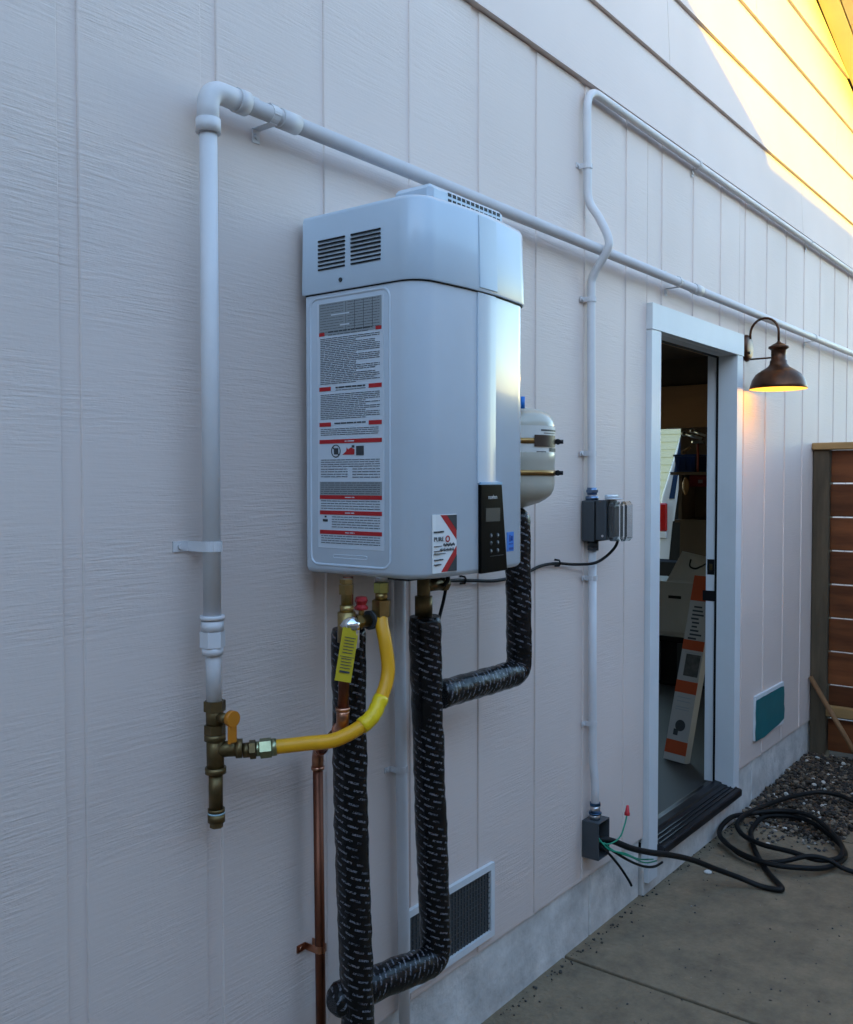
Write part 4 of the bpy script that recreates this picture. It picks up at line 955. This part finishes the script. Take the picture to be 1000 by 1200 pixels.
# ================================================================== BLACK CABLE ON THE GROUND
cz = .014
G = [(3.551, -.335), (3.562, -.395), (3.590, -.400), (3.696, -.321), (3.833, -.229), (3.999, -.149), (4.141, -.107), (4.275, -.127), (4.315, -.262), (4.23, -.406), (4.052, -.515), (3.863, -.5), (3.766, -.419), (3.737, -.299), (3.792, -.155), (3.914, -.04), (4.091, -.022), (4.21, -.062), (4.302, -.182), (4.287, -.321), (4.115, -.473), (3.965, -.519), (3.864, -.464), (3.867, -.352), (3.883, -.233), (3.95, -.13), (4.057, -.067), (4.201, -.065), (4.337, -.107), (4.521, -.159), (4.645, -.245), (4.666, -.326), (4.638, -.406), (4.60, -.60), (4.62, -.95), (4.75, -1.5)]
n = len(G)
cpts = [(2.792, -.03, .355), (2.828, -.07, .349), (2.921, -.10, .301), (3.029, -.12, .257), (3.151, -.14, .214), (3.29, -.17, .158), (3.434, -.20, .086), (3.523, -.26, .038)]
for i, (x, y) in enumerate(G):
    z = cz+.022*max(0, min(1, (i-6)/8))+.0045*math.sin(i*1.7)
    if i > 15: z += .010
    if 4.25 < x: z += .016
    if i < 3: z = cz
    if i > 32: z = cz
    cpts.append((x, y, z))
mc = MB(); mc.tube(catmull(cpts, 7), .0105, 12)
cab = mc.build('black_cable', BLACKR, base=(3.6, -.2, 0)); tag(cab, 'thick black cable running from junction box into a loose coil on concrete', 'cable')
mc = MB(); mc.tube(catmull([(3.90, -.065, .022), (3.80, -.16, .020), (3.762, -.26, .022), (3.785, -.345, .036), (3.835, -.425, .060), (3.876, -.49, .05), (3.905, -.578, .014), (3.96, -.80, .012), (4.05, -1.3, .012)], 6), .0095, 12)
tag(mc.build('black_cable', BLACKR, base=(3.9, -.6, 0)), 'second black cable end lying across the coil and leading off along the path', 'cable')

# ================================================================== INSIDE THE GARAGE, SEEN THROUGH THE DOOR
FZ = .166
ca_ = thing('leaning_carton', (4.36, .33, FZ), 'tall narrow orange and white printed carton leaning inside the doorway', 'carton')
bl = Vector((4.372, .414, FZ+.002)); dirU = Vector((.25, -.06, .93)).normalized(); dirW = Vector((-.16, -.98, 0)).normalized(); dirW = (dirW-dirU*dirW.dot(dirU)).normalized()
dirN = dirU.cross(dirW).normalized()
if dirN.x < 0: dirN = -dirN
Lc, Wc, Tc = .93, .118, .05
bl = bl + Vector((0, 0, .006))
def cpiece(u0, u1, w0, w1, n0, n1, name, material, parent):
    mb = MB(); P = [bl+dirU*u+dirW*w_+dirN*n_ for u in (u0, u1) for w_ in (w0, w1) for n_ in (n0, n1)]
    mb.add(P, [(0,1,3,2), (4,6,7,5), (0,4,5,1), (2,3,7,6), (0,2,6,4), (1,5,7,3)]); return mb.build(name, material, parent)
cb_ = cpiece(0, Lc, 0, Wc, 0, Tc, 'carton', CARTW, ca_)
for u0, u1 in ((.035, .10), (.335, .395), (.55, .60), (.80, Lc-.002)): cpiece(u0, u1, -.0006, Wc+.0006, -.0008, .0, 'orange_band', ORANGE, cb_)
cpiece(.42, .53, .03, Wc-.008, -.001, 0, 'photo_print', mat('dark_photo', (0.08, 0.075, 0.07), 0.5, var=0.5, vscale=30), cb_)
mb = MB(); c0 = bl+dirU*.175+dirW*.062-dirN*.001; mb.lathe([(.0005, .0005), (.024, .0005), (.028, 0)], c0, -dirN, 18); mb.build('product_print', INK, cb_)
cpiece(.125, .155, .03, .055, -.001, 0, 'product_print', INK, cb_)
for u in (.60+.02*i for i in range(9)): cpiece(u+.004, u+.013, .02+.012*random.random(), .06+.035*random.random(), -.001, 0, 'lettering', INK, cb_)
for u in (.25, .262, .29, .535, .31): cpiece(u, u+.005, .02, .095, -.001, 0, 'lettering', GREYI, cb_)

bx = thing('white_carton', (6.2, .95, FZ), 'off-white carton with raised flap and hand slot standing in the dark garage', 'carton')
box('carton_body', (6.0, .62, .50), (6.35, 1.30, .87), BOXW, bx, .003)
fp_ = MB(); fp_.prism([(6.0, .74, .872), (6.0, 1.105, .872), (6.06, 1.02, 1.075), (6.10, .66, 1.005)], (.006, 0, .001)); fp_.build('flap', BOXW, bx)
box('hand_slot', (5.998, 1.00, .758), (6.0, 1.09, .778), BLACKP, bx)
text('lettering', 'ERS', .055, (5.9985, 1.235, .695), (0, -1, 0), (0, 0, 1), INK, bx)
box('lower_edge', (5.992, .62, .515), (5.9995, 1.30, .535), CARTW, bx)
wc = MB(); wc.tube(catmull([(5.99, .93, 1.03), (5.985, .935, .985), (5.985, .90, .97), (5.985, .86, .985), (6.0, .82, 1.01)], 5), .006, 8); wc.build('cord_loop', BLACKR, bx)
cr_ = thing('storage_crate', (6.2, .95, FZ), 'black plastic crate under the off-white carton in the garage', 'crate')
cc_ = MB(); cc_.box((6.0, .60, FZ+.001), (6.4, 1.32, .47), .01); cc_.build('crate_body', BLACKP, cr_)
box('crate_rim', (5.985, .585, .471), (6.415, 1.335, .4985), BLACKP, cr_, .004)
for i in range(4): box('crate_rib', (5.985, .66+.16*i, FZ+.03), (5.9995, .70+.16*i, .46), GREYD, cr_)

shf = thing('wall_shelf', (7.75, 1.5, 1.6), 'dark timber shelf on the garage end wall holding bins and tools', 'shelf')
box('shelf_board', (7.55, .3, 1.600), (7.895, 1.745, 1.625), DARKWALL, shf)
box('shelf_board', (7.55, .3, 1.20), (7.895, 1.70, 1.225), DARKWALL, shf)
for y in (.35, 1.66): box('bracket', (7.60, y, 1.226), (7.895, y+.03, 1.5995), DARKWALL, shf)
bn = thing('tool_bin', (7.7, 1.64, 1.626), 'navy blue plastic bin on the shelf by the garage opening', 'bin')
bq = MB(); bq.prism([(7.60, 1.55, 1.626), (7.60, 1.715, 1.626), (7.59, 1.725, 1.755), (7.59, 1.54, 1.755)], (.24, 0, 0)); bq.build('bin_body', BINB, bn)
box('bin_rim', (7.575, 1.53, 1.756), (7.85, 1.735, 1.772), BINB, bn, .003)
for i in range(3): box('bin_rib', (7.588, 1.58+i*.05, 1.64), (7.5945, 1.59+i*.05, 1.74), BINB, bn)
rb_ = thing('red_case', (7.7, 1.50, 1.46), 'dark red tool case under the shelf board', 'tool case')
box('case_body', (7.6, 1.40, 1.50), (7.85, 1.60, 1.598), mat('red_case_paint', (0.16, 0.012, 0.012), 0.4), rb_, .008); box('case_latch', (7.594, 1.48, 1.53), (7.6, 1.52, 1.56), STEEL, rb_)
hm = thing('hanging_hammer', (7.6, 1.49, 1.63), 'wooden handled hammer hanging beside the navy bin', 'hammer')
MB().cyl((7.58, 1.515, 1.60), (7.58, 1.518, 1.86), .010, 10).build('handle', mat('red_handle', (0.28, 0.05, 0.03), 0.5), hm)
MB().box((7.565, 1.47, 1.862), (7.60, 1.565, 1.885), .004).build('head', STEEL, hm)
for i, (p0, p1, r1, l) in enumerate([((7.62, 1.635, 1.945), (7.62, 1.50, 1.90), .014, 'pale wrench hanging under the garage header above the navy bin'), ((7.62, 1.565, 1.965), (7.62, 1.47, 1.925), .012, 'slim pale wrench hanging next to another above the hammer'), ((7.64, 1.655, 1.80), (7.64, 1.60, 1.835), .012, 'small brass fitting lying on top of the navy bin')]):
    t_ = thing('hand_tool', p0, l, 'tool'); MB().cyl(p0, p1, r1, 10).build('shank', STEEL if i < 2 else CARD, t_)
    d_ = (Vector(p1)-Vector(p0)).normalized(); e = MB(); e.lathe([(r1*1.1, -.006), (r1*1.8, -.006), (r1*1.8, .006), (r1*1.1, .006), (r1*1.1, -.006)], Vector(p0)-d_*r1*1.3, (1, 0, 0), 14); e.build('jaw', STEEL if i < 2 else CARD, t_)
tr_ = thing('garden_trowel', (7.58, 1.62, 1.45), 'tan wooden trowel hanging under the shelf near the van', 'trowel')
MB().lathe([(.002, 0), (.012, .01), (.026, .05), (.03, .09), (.02, .13), (.008, .15)], (7.58, 1.62, 1.43), seg=12).build('blade', mat('tan_wood', (0.35, 0.19, 0.08), 0.6), tr_)
MB().cyl((7.58, 1.62, 1.58), (7.58, 1.62, 1.5995), .007, 8).build('grip', BLACKP, tr_)

# van standing across the driveway, in profile
vn = thing('white_van', (10.9, .6, 0), 'white van parked across the driveway seen through the open garage', 'van')
VX = 10.0
def vanprof(x, ins=0): 
    P = [(2.90, .35), (2.935, .62), (2.93, .80), (2.915, 1.29), (2.90, 1.38), (2.67, 2.10), (2.60, 2.17), (2.45, 2.2), (-.2, 2.2), (-.9, 2.05), (-1.6, 1.35), (-2.3, 1.15), (-2.45, .95), (-2.45, .4), (-2.2, .33)]
    return [(x, y, z) for y, z in P]
vb_ = MB(); vb_.prism(vanprof(VX), (1.9, 0, 0)); vbo = vb_.build('body', VANW, vn, bevel=.03)
gl_ = MB(); gl_.prism([(VX-.006, 2.80, 1.35), (VX-.006, 2.67, 2.05), (VX-.006, 1.6, 2.07), (VX-.006, 1.6, 1.35)], (.005, 0, 0)); gl_.build('side_window', mat('blue_glass', (0.025, 0.05, 0.11), 0.1), vn)
gl_ = MB(); gl_.prism([(VX-.006, 1.5, 1.42), (VX-.006, 1.5, 2.07), (VX-.006, .1, 2.07), (VX-.006, .1, 1.42)], (.005, 0, 0)); gl_.build('side_window', GLASS, vn)
gl_ = MB(); gl_.prism([(VX-.006, 0, 1.42), (VX-.006, 0, 2.05), (VX-.006, -.75, 1.98), (VX-.006, -1.3, 1.42)], (.005, 0, 0)); gl_.build('side_window', GLASS, vn)
od = MB(); od.prism([(VX-.008, 2.74, 1.22), (VX-.008, 2.60, 2.06), (VX-.008, 1.6, 2.06), (VX-.008, 1.6, .6), (VX-.008, 2.80, .6)], (.006, 0, 0)); od.build('dark_clutter_sheet', BLACKP, vn)  # dark sheet added on the van, stands in for dark clutter
wt_ = MB(); wt_.prism([(VX-.014, 2.765, 1.10), (VX-.014, 2.625, 2.08), (VX-.014, 2.60, 2.08), (VX-.014, 2.735, 1.10)], (.006, 0, 0)); wt_.build('window_trim', VANW, vn)
t1 = MB(); t1.box((VX-.02, 2.82, .98), (VX+.16, 2.945, 1.30), .015); t1.build('tail_light', TAIL, vn)
t1 = MB(); t1.box((VX-.018, 2.825, .90), (VX+.16, 2.943, .978), .01); t1.build('reverse_light', PAPERW, vn)
t1 = MB(); t1.box((VX-.03, 2.3, .45), (VX+1.7, 3.02, .68), .04); t1.build('bumper', BLACKP, vn)
for y in (1.95, -1.55):
    ty = MB(); ty.lathe([(.2, -.1), (.31, -.1), (.335, -.07), (.335, .07), (.31, .1), (.2, .1)], (VX+.07, y, .335), (1, 0, 0), 28); tyo = ty.build('wheel', TYRE, vn)
    rm = MB(); rm.lathe([(.0005, .06), (.05, .07), (.19, .05), (.2, .1)], (VX+.07, y, .335), (-1, 0, 0), 20); rm.build('rim', STEEL, tyo)

# house across the street: pale teal lap siding
hs_ = thing('teal_house', (27, 9, 0), 'pale teal lap-sided house across the street behind the van', 'house')
box('wall', (27.06, 2.0, 0), (33, 16, 5.0), TEALS, hs_)
lap0 = None
for i in range(20):
    z0 = .2+i*.23
    if lap0 is None:
        mb = MB(); mb.add([(27.058, 2, z0), (27.058, 16, z0), (27.02, 16, z0), (27.02, 2, z0), (27.058, 2, z0+.229), (27.058, 16, z0+.229), (27.045, 16, z0+.229), (27.045, 2, z0+.229)], [(0,1,2,3), (4,7,6,5), (3,2,6,7), (0,4,5,1), (1,5,6,2), (0,3,7,4)]); lap0 = mb.build('lap_board', TEALS, hs_)
    else: instance(lap0, hs_, (0, 0, i*.23))
rf = MB(); rf.prism([(26.4, 1.5, 4.9), (30, 1.5, 6.6), (33.6, 1.5, 4.9)], (0, 15, 0)); rf.build('roof', ROOF, hs_)
wd_ = box('window', (26.99, 11, 1.1), (27.018, 12.4, 2.4), TRIM, hs_); box('pane', (26.975, 11.08, 1.18), (26.988, 12.32, 2.32), GLASS, wd_)

# ================================================================== NEIGHBOUR'S HOUSE ACROSS THE SIDE YARD (casts the shadow on the gable)
nb = thing('neighbour_house', (-2, -7, 0), 'tan stucco house with a shingled gable across the side yard', 'house')
NY = -4.25; PK = -5.0; RY = -3.9; RB = -5.1; WY = -6.0
tE, tA, cA = math.tan(SUN_EL), math.tan(SUN_AZ), math.cos(SUN_AZ)
NR = 4.575-RB*tA; NZ = 3.107-RB/cA*tE              # lower end of the rake that shades the gable
WZ = 3.065-WY/cA*tE                                   # ridge of the lower wing
zr = lambda x: NZ+.325*(NR-x) if x > PK else NZ+.325*(NR-PK)-.325*(PK-x)
w_ = MB(); w_.prism([(-8.6, NY, 0), (-1.5, NY, 0), (-1.5, NY, zr(-1.5)-.15), (PK, NY, zr(PK)-.15), (-8.6, NY, zr(-8.6)-.15)], (0, -.80, 0)); w_.build('wall', NEIGH, nb)
r1 = MB(); r1.prism([(PK, RY, zr(PK)-.14), (NR, RY, zr(NR)-.14), (NR, RY, zr(NR)), (PK, RY, zr(PK))], (0, RB-RY, 0)); r1.prism([(PK, RY, zr(PK)-.14), (PK, RY, zr(PK)), (-8.91, RY, zr(-8.91)), (-8.91, RY, zr(-8.91)-.14)], (0, RB-RY, 0)); r1.build('roof', ROOF, nb)
w2 = MB(); w2.prism([(-9.2, WY+1.2, 0), (-9.2, WY-1.2, 0), (-9.2, WY-1.2, WZ-.75), (-9.2, WY, WZ-.2), (-9.2, WY+1.2, WZ-.75)], (18.2, 0, 0)); w2.build('wing_wall', NEIGH, nb)
r2 = MB(); r2.prism([(-9.6, WY+1.65, WZ-.8), (-9.6, WY, WZ), (-9.6, WY-1.65, WZ-.8), (-9.6, WY-1.65, WZ-.92), (-9.6, WY, WZ-.13), (-9.6, WY+1.65, WZ-.92)], (19.0, 0, 0)); r2.build('wing_roof', ROOF, nb)
for x0 in (-6.4, -2.6):
    wo = box('window', (x0, NY+.001, 1.3), (x0+1.2, NY+.05, 2.5), TRIM, nb); box('pane', (x0+.07, NY+.0505, 1.37), (x0+1.13, NY+.056, 2.43), GLASS, wo)

# unseen house added to block low sky light from the yard's far end
bh = thing('sky_block_house', (-10.2, -2, 0), 'unseen grey two-storey house added to dim the side yard', 'house')
box('wall', (-17.2, -9, 0), (-10.2, 5, 6.2), mat('grey_render', (0.30, 0.31, 0.34), 0.85, var=0.1, vscale=2, world=True), bh)
rf = MB(); rf.prism([(-9.65, -9.5, 6.1), (-13.7, -9.5, 8.2), (-17.8, -9.5, 6.1)], (0, 15, 0)); rf.build('roof', ROOF, bh)
for y0 in (-6, -1.5):
    for z0 in (1.0, 3.6):
        wo = box('window', (-10.199, y0, z0), (-10.14, y0+1.3, z0+1.2), TRIM, bh); box('pane', (-10.1395, y0+.08, z0+.08), (-10.13, y0+1.22, z0+1.12), GLASS, wo)
